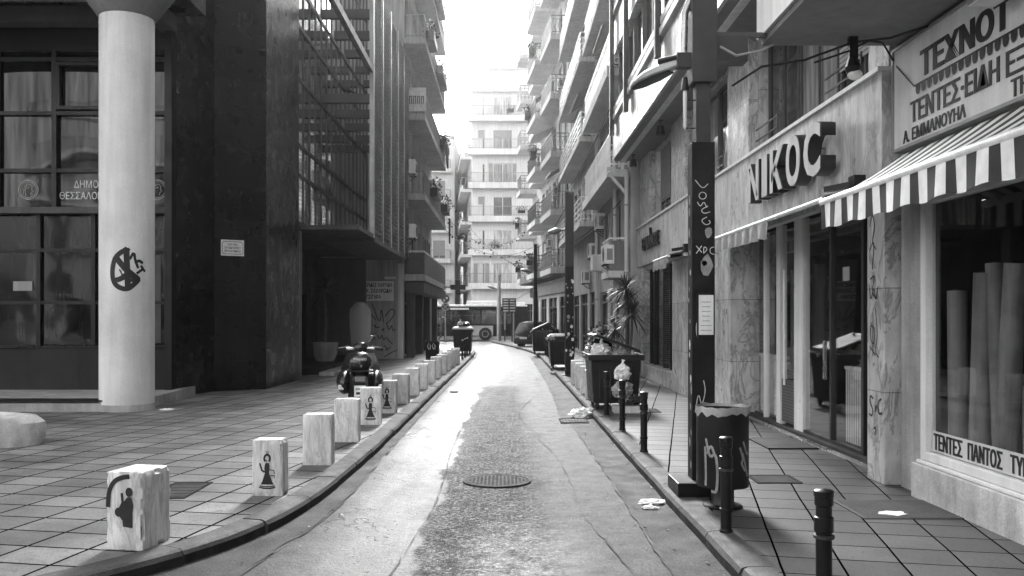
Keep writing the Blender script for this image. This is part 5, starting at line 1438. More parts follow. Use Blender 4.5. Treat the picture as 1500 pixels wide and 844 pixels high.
for a, b, c, d, mm in ((.11, .19, 2.56, 2.68, 'spray_grey'), (.06, .2, 2.2, 2.4, 'spray_grey'), (.08, .13, 2.3, 2.35, 'paper'), (.02, .06, 1.62, 1.76, 'sign_board')):
    n = 9; cx, cz = (a + b) / 2, (c + d) / 2
    m.add([pf(cx + (b - a) / 2 * math.cos(2 * math.pi * k / n) * r.uniform(.7, 1.2), cz + (d - c) / 2 * math.sin(2 * math.pi * k / n) * r.uniform(.7, 1.2), -.001) for k in range(n)], [tuple(range(n))], mm)
for k in range(16):
    z = .4 + k * .17 + r.uniform(-.05, .05); y = 8.56 + r.uniform(-.04, .08); s = r.uniform(.01, .035)
    m.add([(PX0 - .003, y + s * math.cos(q), z + 1.7 * s * math.sin(q) * r.uniform(.6, 1.2)) for q in (0, 1, 2, 3, 4, 5)], [(0, 1, 2, 3, 4, 5)], r.choice(['sign_dim', 'spray_grey', 'sign_board']))
m.build('torn_sticker', t, recalc=False)
m = MB(); m.tube([(1.80, 8.6, 4.9), (1.74, 8.6, 4.75), (1.73, 8.6, 4.4), (1.72, 8.6, 4.25)], .035, 'steel', 10); m.box(1.66, 1.79, 8.55, 8.65, 4.22, 4.36, 'soot_metal'); o = m.build('lamp_arm', t, smooth=True)
# street lantern on the arm, pointing up the street to the left
rings = []
A, B = Vector((1.72, 8.6, 4.27)), Vector((1.27, 8.95, 4.13))
d = (B - A); ln = d.length; d.normalize(); sd_ = d.cross(Vector((0, 0, 1))).normalized()
for q, ww, hh in ((0, .04, .05), (.2, .05, .07), (.45, .08, .09), (.7, .09, .09), (.9, .06, .05), (1, .02, .012)):
    c = A + d * ln * q; rings.append([tuple(c + sd_ * ww * math.cos(2 * math.pi * k / 14) + Vector((0, 0, (hh if math.sin(2 * math.pi * k / 14) > 0 else .03) * math.sin(2 * math.pi * k / 14)))) for k in range(14)])
m = MB(); m.loft(rings, 'grey_metal'); m.tube([A + Vector((0, 0, .06)), A + d * ln * .45 + Vector((0, 0, .12))], .035, 'black_metal', 8); ln_ = m.build('lantern', t, smooth=True)
W[ln_] = W[t]
m = MB(); m.loft([[tuple(A + d * ln * q + sd_ * ww * math.cos(2 * math.pi * k / 14) + Vector((0, 0, -.03 + .012 * math.sin(2 * math.pi * k / 14)))) for k in range(14)] for q, ww in ((.22, .06), (.5, .1), (.8, .09), (.95, .04))], 'black_metal'); m.build('rim', ln_)
m = MB(); m.tube([(1.735, 8.56, 3.62), (1.735, 8.56, 3.64), (1.735, 8.56, 3.95), (1.735, 8.56, 3.99)], [.004, .017, .02, .02], 'white_paint', 10); m.tube([(1.735, 8.56, 3.99), (1.735, 8.56, 4.12)], [.04, .022], 'black_metal', 10)
m.bar((1.735, 8.56, 3.9), (1.84, 8.56, 3.9), .012, .012, 'black_metal'); m.bar((1.73, 8.56, 3.63), (1.84, 8.56, 3.63), .012, .012, 'black_metal'); m.build('hanging_tube', t, smooth=True)
m = MB(); m.box(2.04, 2.34, 8.55, 8.75, 4.28, 4.52, 'soot_metal'); m.box(2.04, 2.55, 8.6, 8.66, 4.53, 4.57, 'rail_dark'); m.tube([(2.06, 8.5, 4.4), (2.2, 8.45, 4.3), (2.45, 8.5, 4.36), (2.6, 8.6, 4.45)], .012, 'grey_metal', 6); m.build('bracket', t)

# ------------------------------------------------------------------ round litter bin
t = thing('litter_bin', 'round dark litter bin with pale sprayed tags and a torn liner', 'litter bin', (1.94, 7.92, .12))
m = MB(); m.lathe([(.225, .19), (.228, .2), (.228, .87), (.222, .875), (.215, .87), (.212, .25), (0, .24)], (0, 0, 0), 'plastic', 36); m.build('drum', t, True, smooth=True)
m = MB(); m.lathe([(.17, 0), (.175, .012), (.165, .022), (.11, .028), (.1, .05), (.1, .19)], (0, 0, 0), 'black_metal', 28); m.build('pedestal', t, True, smooth=True)
m = MB(); vs = []; fs = []; n = 60
for k in range(n):
    a = 2 * math.pi * k / n; jj = noise.noise(Vector((math.cos(a) * 3, math.sin(a) * 3, 1)))
    for rr, z in ((.218, .80), (.236, .9 + .018 * jj), (.237, .83 + .05 * jj + .008 * math.sin(k * 1.3))): vs.append((rr * math.cos(a), rr * math.sin(a), z))
for k in range(n):
    q = (k + 1) % n
    for j in range(2): fs.append((k * 3 + j, q * 3 + j, q * 3 + j + 1, k * 3 + j + 1))
m.add(vs, fs, 'bag_grey'); m.build('liner', t, True, smooth=True, recalc=False)
m = MB()
def bf(u, v, k):
    a = -math.pi / 2 - .24 + u / .228
    return ((.2305 + k) * math.cos(a), (.2305 + k) * math.sin(a), v)
for P in ([(-.16, .55), (-.15, .3), (-.155, .22)], [(-.15, .62), (-.11, .45), (-.06, .52), (-.04, .35), (-.05, .16), (-.09, .17)], [(-.14, .5), (-.1, .58), (-.07, .5)], [(.16, .55), (.2, .45), (.17, .42), (.22, .35)], [(.19, .5), (.26, .3)], [(.2, .6), (.25, .48), (.28, .5)]):
    m.ribbon([tuple(q) for q in resample(chaikin(P, 2), .015)], .022, bf, 'spray_grey')
m.build('graffiti', t, True, recalc=False)

# ------------------------------------------------------------------ wheeled rubbish containers
def container(label, loc, rz, w_=.95, d_=1.2, h_=1.02, lid='open', seed=1, group=None, lidm='plastic'):
    t = thing('rubbish_container', label, 'rubbish container', loc, rz, group)
    m = MB(); a, b = w_ / 2, d_ / 2
    def ring(s, z, e=0): return [(-a * s - e, -b * s - e, z), (a * s + e, -b * s - e, z), (a * s + e, b * s + e, z), (-a * s - e, b * s + e, z)]
    m.loft([ring(.88, .12), ring(.97, h_ * .82), ring(.98, h_ * .9)], 'plastic_light')
    for k in (-.62, -.2, .2, .62): m.box(a * k - .02, a * k + .02, -b * .96 - .012, -b * .9, .2, h_ * .8, 'plastic_light')
    m.build('body', t, True, bevel=.02)
    m = MB(); m.loft([ring(.98, h_ * .9, .02), ring(1, h_ * .9, .045), ring(1, h_, .045), ring(.93, h_, 0), ring(.93, h_ * .92, 0)], 'plastic_light', caps=False); m.build('rim', t, True)
    m = MB(); m.tube([(-a - .09, 0, h_ * .95), (-a, 0, h_ * .95)], .035, 'grey_metal', 10); m.tube([(a, 0, h_ * .95), (a + .09, 0, h_ * .95)], .035, 'grey_metal', 10); m.build('lifting_pin', t, True)
    for x in (-1, 1):
        for y in (-1, 1):
            m = MB(); m.tube([(x * a * .7 - .025, y * b * .7, .085), (x * a * .7 + .025, y * b * .7, .085)], .085, 'rubber', 14); m.box(x * a * .7 - .03, x * a * .7 + .03, y * b * .7 - .05, y * b * .7 + .05, .14, .2, 'grey_metal'); m.build('wheel', t, True)
    if lid == 'open':      # lid hinged on the right, pushed up by rubbish
        M = Matrix.Translation((a, 0, h_ + .03)) @ Matrix.Rotation(R(20), 4, 'Y')
        m = MB(M); m.loft([[(-w_ - .02, -b, 0), (0, -b, 0), (0, b, 0), (-w_ - .02, b, 0)], [(-w_ + .05, -b + .05, .05), (-.05, -b + .05, .05), (-.05, b - .05, .05), (-w_ + .05, b - .05, .05)]], lidm); m.build('lid', t, True, bevel=.01)
    elif lid == 'tilt':
        M = Matrix.Translation((-a, 0, h_ + .02)) @ Matrix.Rotation(R(-24), 4, 'Y')
        m = MB(M); m.loft([[(0, -b, 0), (w_ + .04, -b, 0), (w_ + .04, b, 0), (0, b, 0)], [(.05, -b + .05, .05), (w_, -b + .05, .05), (w_, b - .05, .05), (.05, b - .05, .05)]], lidm); m.build('lid', t, True, bevel=.01)
    else:
        m = MB(); m.loft([ring(1.04, h_ + .003, .03), ring(1.02, h_ + .07, .0), ring(.8, h_ + .13, 0)], lidm); m.build('lid', t, True, bevel=.015)
    return t
ZS = .12
c1 = container('overfull dark rubbish container with lid propped open on white bags', (2.0, 16.6, ZS), R(0), .92, 1.25, 1.0, 'open')
def bag(label, c, r_, m_, seed, group, name='rubbish_bag', tie=True, amp=.22):
    m = MB(); blob(m, c, *r_, m_, seed, amp, 2.0, 4, .4, .32)
    o = m.build(name, smooth=True); tag(o, label, 'rubbish bag', group)
    if tie:
        k = MB(); top = Vector((c[0], c[1], c[2] + r_[2] * .93))
        k.tube([top, top + Vector((.01, 0, .05)), top + Vector((.02, .0, .09))], [.03, .018, .035], m_, 8)
        k.build('knot', o, smooth=True)
    return o
gb = 'rubbish bags in the overfull container'
for i, (c, rr, mm, lb) in enumerate((((1.75, 16.2, 1.18), (.2, .22, .17), 'bag_white', 'large white rubbish bag bulging from the front of the overfull container'), ((2.1, 16.15, 1.12), (.17, .2, .11), 'bag_grey', 'grey rubbish bag beside the large white one in the overfull container'),
        ((2.32, 16.2, 1.07), (.12, .2, .07), 'bag_white', 'flattened white bag under the lid edge of the overfull container'), ((1.8, 16.65, 1.22), (.22, .22, .2), 'bag_black', 'black rubbish bag behind the large white bag in the overfull container'), ((1.7, 17.0, 1.15), (.18, .18, .18), 'bag_grey', 'grey rubbish bag at the far end of the overfull container'))):
    bag(lb, c, rr, mm, i + 1, gb)
struct_ = MB().box(1.9, 2.5, 15.45, 15.85, .12, .24, 'old_stone').build('kerb_slab', bevel=.01); tag(struct_, 'low loose kerb slab under the bagged rubbish', 'stone slab')
gb = 'rubbish bags leaning on the overfull container'
bag('pale translucent rubbish bag tied at the top, upper of two leaning bags', (2.07, 15.68, .80), (.16, .13, .17), 'bag_white', 12, gb)
bag('pale rubbish bag squashed beneath the tied one', (2.07, 15.68, .5), (.2, .15, .2), 'bag_grey', 13, gb, tie=False)
bag('black rubbish bag on the loose slab, lowest of the leaning heap', (2.2, 15.66, .34), (.24, .14, .14), 'bag_black', 14, gb, tie=False)
g2 = 'rubbish containers down the street'
c2 = container('dark rubbish container with a pale bag slumped on its left edge', (1.85, 29.2, ZS), R(0), .85, 1.2, .98, 'flat', 3, g2)
bag('pale bag slumped over the left edge of the container by the sticker pole', (1.5, 28.7, 1.1), (.17, .2, .12), 'bag_grey', 21, None, tie=False)
c3 = container('far dark rubbish container with a slanting lid by the parked car', (1.62, 40.2, ZS), R(0), .82, 1.2, 1.02, 'tilt', 4, g2, 'plastic_light')
c4 = container('dark rubbish container heaped with bags at the far left kerb', (-1.9, 40.0, ZS), R(0), .85, 1.25, 1.1, 'flat', 5, g2, 'sign_board')
bag('black bag on top of the far left container', (-1.85, 39.8, 1.42), (.3, .3, .15), 'bag_black', 31, None)
bag('pale bag on top of the far left container', (-2.0, 39.5, 1.48), (.14, .14, .11), 'bag_white', 32, None)
# dark tub with handled bag
t = thing('tub_bin', 'square dark plastic tub with white bag handles showing', 'tub', (-2.8, 34.2, .12))
m = MB(); q = lambda s, z: [(-.26 * s, -.24 * s, z), (.26 * s, -.24 * s, z), (.26 * s, .24 * s, z), (-.26 * s, .24 * s, z)]
m.loft([q(.92, 0), q(1, .68), q(1.06, .69), q(1.06, .73), q(.95, .73), q(.9, .2)], 'plastic'); m.build('tub_body', t, True)
m = MB()
for x in (-.12, .06): m.tube([(x, -.262, .42), (x - .05, -.275, .56), (x, -.285, .66), (x + .06, -.275, .58), (x + .05, -.262, .42)], .018, 'bag_white', 6)
m.build('bag_handles', t, True, smooth=True)

# ------------------------------------------------------------------ litter
def scrap(label, c, s, m_, seed, cat='litter', name='paper_or_reflection', h=.5):
    m = MB(); blob(m, (c[0], c[1], c[2] + s * h * .5), s, s * .7, s * h, m_, seed, .55, 2.6, 3, .5)
    return tag(m.build(name, smooth=False), label, cat)
scrap('crumpled pale paper in the right gutter beside the lamp pole', (1.42, 8.6, .01), .13, 'paper', 5, h=.16)
scrap('torn white scrap next to the crumpled paper in the right gutter', (1.36, 8.35, .01), .07, 'paper', 6, h=.25)
scrap('pale crushed bag in the gutter against the overfull container', (1.38, 15.9, .01), .2, 'bag_white', 7, name='crushed_bag', h=.55)
scrap('white crushed bag at the kerb before the container with a slumped bag', (1.55, 27.5, .02), .14, 'bag_white', 8, name='crushed_bag')
scrap('white scrap at the far left gutter of the road', (-1.2, 21.0, .01), .1, 'paper', 9, h=.3)
scrap('flat white scrap on the paving by the round column foot', (-6.1, 16.0, .12), .12, 'paper', 10, h=.2)
scrap('flat white patch shaped for a bright reflection on the square pavement cover', (3.32, 7.6, .128), .11, 'paper', 11, h=.05)  # bright reflection on the cover, built as a thin pale solid
m = MB(); r = random.Random(77)
for _ in range(220):
    y = 4.6 + 26 * r.random() ** 1.6; side_ = r.random() < .6
    x = (1.58 - r.random() ** 2 * .5) if side_ else (-1.62 + r.random() ** 2 * .5 - (.25 * max(0, 8 - y)))
    s = r.uniform(.006, .022); a = r.uniform(0, 3)
    m.add([(x + s * math.cos(a + q), y + s * math.sin(a + q) * r.uniform(.5, 1), .014 + s * .3 * (q % 2)) for q in (0, 1.6, 3.1, 4.7)], [(0, 1, 2, 3)], r.choice(['paper', 'sign_dim', 'leaf_dark', 'gutter']))
tag(m.build('litter', origin=(0, 0, 0), recalc=False), 'fine grit and scraps scattered along both gutters', 'litter', None, 'stuff')

# ------------------------------------------------------------------ scooter seen from behind (built facing +y)
t = thing('scooter', 'dark classic scooter with tall clear windscreen parked behind the marble blocks', 'scooter', (-2.5, 15.3, .12), R(9))
def wheel(name, y, r_=.235):
    m = MB(); P = [(r_ - .1, -.045), (r_ - .035, -.05), (r_ - .005, -.03), (r_, 0), (r_ - .005, .03), (r_ - .035, .05), (r_ - .1, .045)]
    T_ = Matrix.Translation((0, y, r_)) @ Matrix.Rotation(R(90), 4, 'Y')
    m.T = T_; m.lathe(P, (0, 0, 0), 'rubber', 28); o = m.build(name, t, True, smooth=True)
    m = MB(T_); m.lathe([(.03, -.06), (r_ - .1, -.04), (r_ - .1, .04), (.03, .06)], (0, 0, 0), 'grey_metal', 20); m.build('rim', o, True, smooth=True)
wheel('wheel', 0); wheel('wheel', 1.22)
def egg(c, rx, ry, rz, m_, sub=3, pw=1.0):
    m = MB(); bm = bmesh.new(); bmesh.ops.create_uvsphere(bm, u_segments=24, v_segments=14, radius=1)
    vs = [(c[0] + v.co.x * rx, c[1] + v.co.y * ry, c[2] + v.co.z * rz) for v in bm.verts]; bm.verts.index_update()
    fs = [tuple(v.index for v in f.verts) for f in bm.faces]; bm.free(); m.add(vs, fs, m_); return m
egg((-.25, .12, .52), .13, .42, .2, 'scoot_paint').build('side_cowl', t, True, smooth=True)
egg((.25, .12, .52), .13, .42, .2, 'scoot_paint').build('side_cowl', t, True, smooth=True)
rings = []
for y, w_, z0, z1 in ((-.34, .12, .5, .66), (-.26, .17, .36, .74), (0, .2, .34, .76), (.4, .19, .3, .74), (.52, .14, .3, .6)):
    rings.append([(w_ * sx, y, z) for sx, z in ((-1, z0), (-.5, z0 - .02), (.5, z0 - .02), (1, z0), (1, (z0 + z1) / 2), (.8, z1 - .03), (.4, z1), (-.4, z1), (-.8, z1 - .03), (-1, (z0 + z1) / 2))])
m = MB(); m.loft(rings, 'scoot_paint'); m.build('body', t, True, smooth=True)
m = MB(); m.loft([[(w_ * a, y, z + b * .05) for a, b in ((-1, 0), (-.8, 1), (.8, 1), (1, 0), (.8, -.8), (-.8, -.8))] for y, w_, z in ((-.3, .13, .78), (-.1, .17, .8), (.3, .16, .82), (.5, .1, .8))], 'seat_vinyl'); m.build('seat', t, True, smooth=True)
m = egg((0, -.36, .86), .19, .2, .17, 'scoot_paint'); m.box(-.2, .2, -.55, -.16, .72, .74, 'black_metal'); o = m.build('top_case', t, True, smooth=True)
W[o] = W[t]
text('lettering', 'PIAGGIO', .04, W[t] @ TM((-.1, -.565, .9), (1, 0, 0)), 'spray_white', o, width=.2, bold=.02)
m = MB(); m.box(-.09, .09, -.44, -.41, .33, .50, 'paper'); o = m.build('number_plate', t, True)
m = MB(); m.box(-.07, .07, -.443, -.441, .43, .46, 'spray_grey'); m.box(-.06, .06, -.443, -.441, .36, .4, 'ink'); m.build('print', o, True)
m = MB(); m.box(-.08, .08, -.43, -.33, .56, .64, 'sign_dim'); m.build('tail_light', t, True, bevel=.015)
for x in (-.3, .3):
    m = MB(); m.box(x - .045, x + .045, -.27, -.22, .42, .5, 'lamp_lens'); m.build('indicator', t, True, bevel=.012)
m = MB(); m.loft([[(w_ * a, y + b, z) for a, b in ((-1, 0), (-.6, .06), (0, .08), (.6, .06), (1, 0), (.6, .03), (0, .05), (-.6, .03))] for y, w_, z in ((.95, .12, .24), (.98, .3, .36), (1.0, .33, .7), (1.04, .24, .95))], 'scoot_paint'); m.build('leg_shield', t, True, smooth=True)
m = MB(); m.box(-.2, .2, .45, 1.0, .24, .29, 'scoot_paint'); m.build('footboard', t, True, bevel=.01)
m = MB(); m.loft([[(.09 * math.cos(a), 1.2 + .2 * math.cos(b) , .3 + .22 * math.sin(b)) for a in (0, 1.05, 2.1, 3.14, 4.2, 5.2)] for b in (-.2, .5, 1.2, 1.9, 2.6, 3.3)], 'scoot_paint', caps=False); m.build('mudguard', t, True, smooth=True)
m = MB(); m.tube([(-.36, .92, 1.02), (-.2, 1.0, 1.03), (0, 1.05, 1.02), (.2, 1.0, 1.03), (.36, .92, 1.02)], .022, 'chrome', 8); m.tube([(-.38, .9, 1.02), (-.25, .98, 1.03)], .03, 'rubber', 8); m.tube([(.38, .9, 1.02), (.25, .98, 1.03)], .03, 'rubber', 8); m.tube([(-.36, 1.0, 1.04), (-.2, 1.08, 1.07)], .008, 'chrome', 6); m.tube([(.36, 1.0, 1.04), (.2, 1.08, 1.07)], .008, 'chrome', 6); m.build('handlebar', t, True, smooth=True)
egg((0, 1.06, 1.04), .13, .12, .1, 'scoot_paint').build('headset', t, True, smooth=True)
m = MB(); m.tube([(.1, 1.05, 1.1), (.2, .98, 1.22)], .01, 'chrome', 6); m.lathe([(.0, -.01), (.06, -.008), (.06, .008), (0, .01)], (.21, .97, 1.25), 'chrome', 16); m.build('mirror', t, True, smooth=True)
vs = []; fs = []
for i in range(9):
    v = i / 8; z = .92 + .9 * v; hw = .185 * (1 - .25 * (1 - v) ** 2) * (1 if v < .8 else math.sqrt(max(.02, 1 - ((v - .8) / .2) ** 2 * .82)))
    for j in range(11):
        q = -1 + 2 * j / 10; vs.append((q * hw, 1.16 - .22 * v - .1 * q * q, z))
for i in range(8):
    for j in range(10): fs.append((i * 11 + j, i * 11 + j + 1, i * 11 + j + 12, i * 11 + j + 11))
MB().add(vs, fs, 'screen_glass').build('windscreen', t, True, smooth=True, recalc=False)
m = MB(); m.tube([(.1, 1.1, 1.05), (.1, 1.08, 1.3)], .012, 'black_metal', 6); m.tube([(-.1, 1.1, 1.05), (-.1, 1.08, 1.3)], .012, 'black_metal', 6); m.build('screen_bracket', t, True)
m = MB(); m.tube([(.18, .2, .3), (.22, .1, .02)], .012, 'chrome', 6); m.tube([(-.18, .2, .3), (-.22, .1, .02)], .012, 'chrome', 6); m.build('stand', t, True)

t.scale = (1.07, 1.07, 1.07)

# ------------------------------------------------------------------ small hatchback at the bend
t = thing('hatchback_car', 'small dark hatchback parked at the bend with its tail towards the street', 'car', (1.02, 49.2, .02), R(-42))
def section(y, pts): return [(x, y, z) for x, z in pts]
def carring(y, zb, zs, zt, ws, wt): # bottom, shoulder, top
    return [(-ws * .95, y, zb), (-ws, y, (zb + zs) / 2), (-ws * .98, y, zs), (-wt, y, zt - .05), (-wt * .75, y, zt), (wt * .75, y, zt), (wt, y, zt - .05), (ws * .98, y, zs), (ws, y, (zb + zs) / 2), (ws * .95, y, zb)]
m = MB(); m.loft([carring(-.02, .35, .62, .7, .68, .6), carring(.05, .24, .85, .98, .76, .64), carring(.3, .22, .9, 1.44, .78, .58), carring(.8, .2, .92, 1.5, .8, .6), carring(1.5, .2, .92, 1.48, .8, .6), carring(2.1, .2, .92, 1.18, .8, .62), carring(2.5, .2, .88, .96, .79, .66), carring(3.1, .22, .78, .84, .77, .62), carring(3.4, .3, .6, .66, .66, .5)], 'car_paint')
body = m.build('body', t, True, smooth=True)
m = MB(); m.poly([(-.55, .075, .97), (.55, .075, .97), (.47, .265, 1.38), (-.47, .265, 1.38)], 'pane'); m.build('rear_window', t, True)
for s in (-1, 1):
    m = MB(); m.poly([(s * .785, .42, .94), (s * .803, 1.15, .95), (s * .635, 1.15, 1.41), (s * .625, .6, 1.39)], 'pane'); m.poly([(s * .803, 1.22, .95), (s * .803, 2.1, .95), (s * .66, 1.75, 1.37), (s * .635, 1.22, 1.41)], 'pane'); m.build('side_window', t, True)
    for y in (.62, 2.75):
        m = MB(Matrix.Translation((s * .7, y, .29)) @ Matrix.Rotation(R(90), 4, 'Y')); m.lathe([(.18, -.09), (.27, -.09), (.29, -.06), (.29, .06), (.27, .09), (.18, .09)], (0, 0, 0), 'rubber', 24); o = m.build('wheel', t, True, smooth=True)
        m = MB(Matrix.Translation((s * .7, y, .29)) @ Matrix.Rotation(R(90), 4, 'Y')); m.lathe([(0, -.1), (.17, -.08), (.18, .08), (0, .1)], (0, 0, 0), 'grey_metal', 16); m.build('rim', o, True)
    m = MB(); m.box(s * .72 - .04, s * .72 + .04, -.03, .08, .62, .9, 'sign_dim'); m.build('tail_light', t, True, bevel=.015)
m = MB(); m.box(-.26, .26, -.045, -.025, .52, .63, 'paper'); o = m.build('number_plate', t, True)
m = MB(); m.box(-.68, .68, -.08, .06, .28, .46, 'plastic'); m.build('bumper', t, True, bevel=.03)
m = MB(); m.tube([(-.25, .14, 1.0), (.1, .2, 1.12)], .012, 'rubber', 6); m.build('wiper', t, True)

# ------------------------------------------------------------------ bus crossing the junction
t = thing('city_bus', 'long dark city bus with white roof crossing at the end of the street', 'bus', (-2.5, 67.3, 0))
BX0, BX1, BY0, BY1 = -9.0, 4.2, -1.25, 1.25
m = MB(); m.box(BX0, BX1, BY0, BY1, .32, 2.5, 'bus_paint'); m.build('body', t, True, bevel=.08)
m = MB(); m.box(BX0 + .05, BX1 - .05, BY0 + .03, BY1 - .03, 2.5, 2.66, 'white_paint'); m.box(-.4, 1.9, -.8, .8, 2.661, 2.95, 'white_paint'); m.box(-4.2, -2.6, -.8, .8, 2.661, 2.9, 'white_paint'); m.box(2.6, 4, -.8, .8, 2.661, 2.85, 'white_paint'); m.build('roof', t, True, bevel=.06)
xs = [-8.7, -6.9, -5.1, -3.5, -1.9, -.72, .72, 1.9, 3.1]
for i in range(len(xs) - 1):
    a, b = xs[i] + .05, xs[i + 1] - .05
    m = MB(); m.box(a, b, BY0 - .012, BY0 - .003, 1.22, 2.24, 'pane_black' if i % 3 else 'pane'); m.box(a, b, BY0 - .03, BY0 - .0125, 1.85, 1.88, 'rail_dark'); m.build('window', t, True)
m = MB(); m.box(-.35, 1.6, BY0 - .02, BY0 - .004, .36, 1.1, 'bus_pale'); m.box(-8.2, -4.3, BY0 - .02, BY0 - .004, .36, 1.1, 'bus_pale'); m.build('panel', t, True)
m = MB(); m.box(-1.6, -.2, BY0 - .025, BY0 - .004, 2.29, 2.42, 'paper'); m.build('destination_strip', t, True)
for x in (-6.6, 1.02):
    m = MB(Matrix.Translation((x, BY0 + .1, .48)) @ Matrix.Rotation(R(90), 4, 'X')); m.lathe([(.25, -.15), (.44, -.15), (.48, -.1), (.48, .12), (.44, .15), (.25, .15)], (0, 0, 0), 'rubber', 28); o = m.build('wheel', t, True, smooth=True)
    m = MB(Matrix.Translation((x, BY0 + .1, .48)) @ Matrix.Rotation(R(90), 4, 'X')); m.lathe([(0, -.1), (.25, -.1), (.25, .16), (.12, .13), (0, .13)], (0, 0, 0), 'grey_metal', 20); m.build('rim', o, True)
    m = MB(Matrix.Translation((x, BY0 - .006, .5)) @ Matrix.Rotation(R(90), 4, 'X')); m.ribbon(arcpts(0, 0, .56, .56, 0, 180, 20), .12, lambda u, v, k: (u, v, k), 'rubber'); m.build('wheel_arch', t, True, recalc=False)

# ------------------------------------------------------------------ person walking on the far left corner
def person(label, loc, rz, s=1.0):
    t = thing('person', label, 'person', loc, rz)
    V = {'pel': (0, 0, .92, .15, .11), 'wst': (0, 0, 1.08, .15, .1), 'chs': (.02, 0, 1.3, .18, .12), 'nck': (.04, 0, 1.46, .06, .055), 'hd0': (.06, 0, 1.54, .075, .08), 'hd1': (.07, 0, 1.64, .085, .09), 'hd2': (.065, 0, 1.71, .05, .055),
         'hl': (.0, .1, .88, .11, .1), 'kl': (.2, .1, .5, .075, .07), 'al': (.22, .1, .1, .05, .05), 'tl': (.38, .1, .045, .04, .035), 'hr': (.0, -.1, .88, .11, .1), 'kr': (-.1, -.1, .5, .075, .07), 'ar': (-.36, -.1, .16, .05, .05), 'tr': (-.28, -.1, .05, .04, .035),
         'sl': (.02, .2, 1.38, .075, .07), 'el': (-.06, .25, 1.12, .055, .055), 'wl': (.04, .26, .9, .04, .04), 'fl': (.09, .26, .82, .035, .02), 'sr': (.02, -.2, 1.38, .075, .07), 'er': (.0, -.25, 1.12, .055, .055), 'wr': (.16, -.24, .94, .04, .04), 'fr': (.22, -.23, .88, .035, .02)}
    E = [('pel', 'wst'), ('wst', 'chs'), ('chs', 'nck'), ('nck', 'hd0'), ('hd0', 'hd1'), ('hd1', 'hd2'), ('pel', 'hl'), ('hl', 'kl'), ('kl', 'al'), ('al', 'tl'), ('pel', 'hr'), ('hr', 'kr'), ('kr', 'ar'), ('ar', 'tr'),
         ('chs', 'sl'), ('sl', 'el'), ('el', 'wl'), ('wl', 'fl'), ('chs', 'sr'), ('sr', 'er'), ('er', 'wr'), ('wr', 'fr')]
    names = list(V); me = bpy.data.meshes.new('body')
    me.from_pydata([tuple(c * s for c in V[n][:3]) for n in names], [(names.index(a), names.index(b)) for a, b in E], [])
    o = bpy.data.objects.new('body', me); COL.objects.link(o); o.parent = t; W[o] = W[t]
    me.materials.append(MATS['cloth_dark'])
    sk = o.modifiers.new('skin', 'SKIN')
    for i, n in enumerate(names):
        d_ = me.skin_vertices[0].data[i]; d_.radius = (V[n][3] * s, V[n][4] * s); d_.use_root = (n == 'pel')
    su = o.modifiers.new('smooth', 'SUBSURF'); su.levels = 1; su.render_levels = 2
    m = MB(); blob(m, (.06 * s, 0, 1.67 * s), .095 * s, .095 * s, .1 * s, 'leaf_dark', 2, .1); m.build('hair', t, True, smooth=True)
    m = MB(); blob(m, (.13 * s, 0, 1.6 * s), .04 * s, .06 * s, .08 * s, 'skin', 2, .05); m.build('face', t, True, smooth=True)
    m = MB(); m.loft([[(.0 + r_ * math.cos(a) * .75 + dx, r_ * math.sin(a), z) for a in [2 * math.pi * k / 16 for k in range(16)]] for r_, z, dx in ((.23, .72, -.02), (.21, .95, 0), (.2, 1.15, 0), (.22, 1.34, .02), (.12, 1.46, .03))], 'cloth_dark'); m.build('coat', t, True, smooth=True)
    return t
person('person in a dark coat striding past the round road signs', (-4.25, 60.0, .02), R(20), .98)

# ------------------------------------------------------------------ poles, signs, cross
def pole(label, loc, w_, h_, m_='pole_metal', r=True, extras=None, cat='pole', name='street_pole'):
    t = thing(name, label, cat, loc)
    m = MB()
    if r: m.lathe([(w_ * .5, 0), (w_ * .5, h_ * .55), (w_ * .42, h_ * .56), (w_ * .4, h_)], (0, 0, 0), m_, 14)
    else: m.box(-w_ / 2, w_ / 2, -w_ / 2, w_ / 2, 0, h_, m_)
    m.build('shaft', t, True, smooth=r)
    m = MB(); m.box(-w_ * .8, w_ * .8, -w_ * .8, w_ * .8, 0, .03, 'black_metal'); m.build('foot', t, True)
    return t
def lantern(t, base, tip, sz=1.0):
    A, B = Vector(base), Vector(tip); d = (B - A).normalized(); s_ = d.cross(Vector((0, 0, 1))).normalized()
    m = MB(); m.tube([A, A + (B - A) * .3], .03, 'grey_metal', 8); m.build('lamp_arm', t, True)
    C0 = A + (B - A) * .3; L = (B - C0).length
    m = MB(); m.loft([[tuple(C0 + d * L * q + s_ * ww * sz * math.cos(2 * math.pi * k / 10) + Vector((0, 0, hh * sz * math.sin(2 * math.pi * k / 10)))) for k in range(10)] for q, ww, hh in ((0, .05, .05), (.4, .13, .09), (.8, .12, .06), (1, .03, .02))], 'grey_metal'); m.build('lantern', t, True, smooth=True)
t = pole('square sticker covered pole behind the white blocks with a small lantern', (1.82, 25.2, .12), .24, 3.1, 'pole_metal', False, cat='lamp pole', name='lamp_pole')
m = MB(); m.box(-.12, .12, -.12, .12, 3.1, 5.2, 'pole_box'); m.build('upper_post', t, True)
m = MB(); r = random.Random(4)
for k in range(22):
    z = .5 + r.random() * 2.5; x = r.uniform(-.1, .1); s = r.uniform(.015, .05)
    m.add([(x + s * math.cos(q), -.123, z + s * 1.3 * math.sin(q)) for q in (0, 1.2, 2.4, 3.6, 5)], [(0, 1, 2, 3, 4)], r.choice(['sign_dim', 'paper', 'spray_grey']))
m.build('torn_sticker', t, True, recalc=False)
lantern(t, (-.1, -.05, 4.15), (-.62, -.25, 4.05), 1.1)
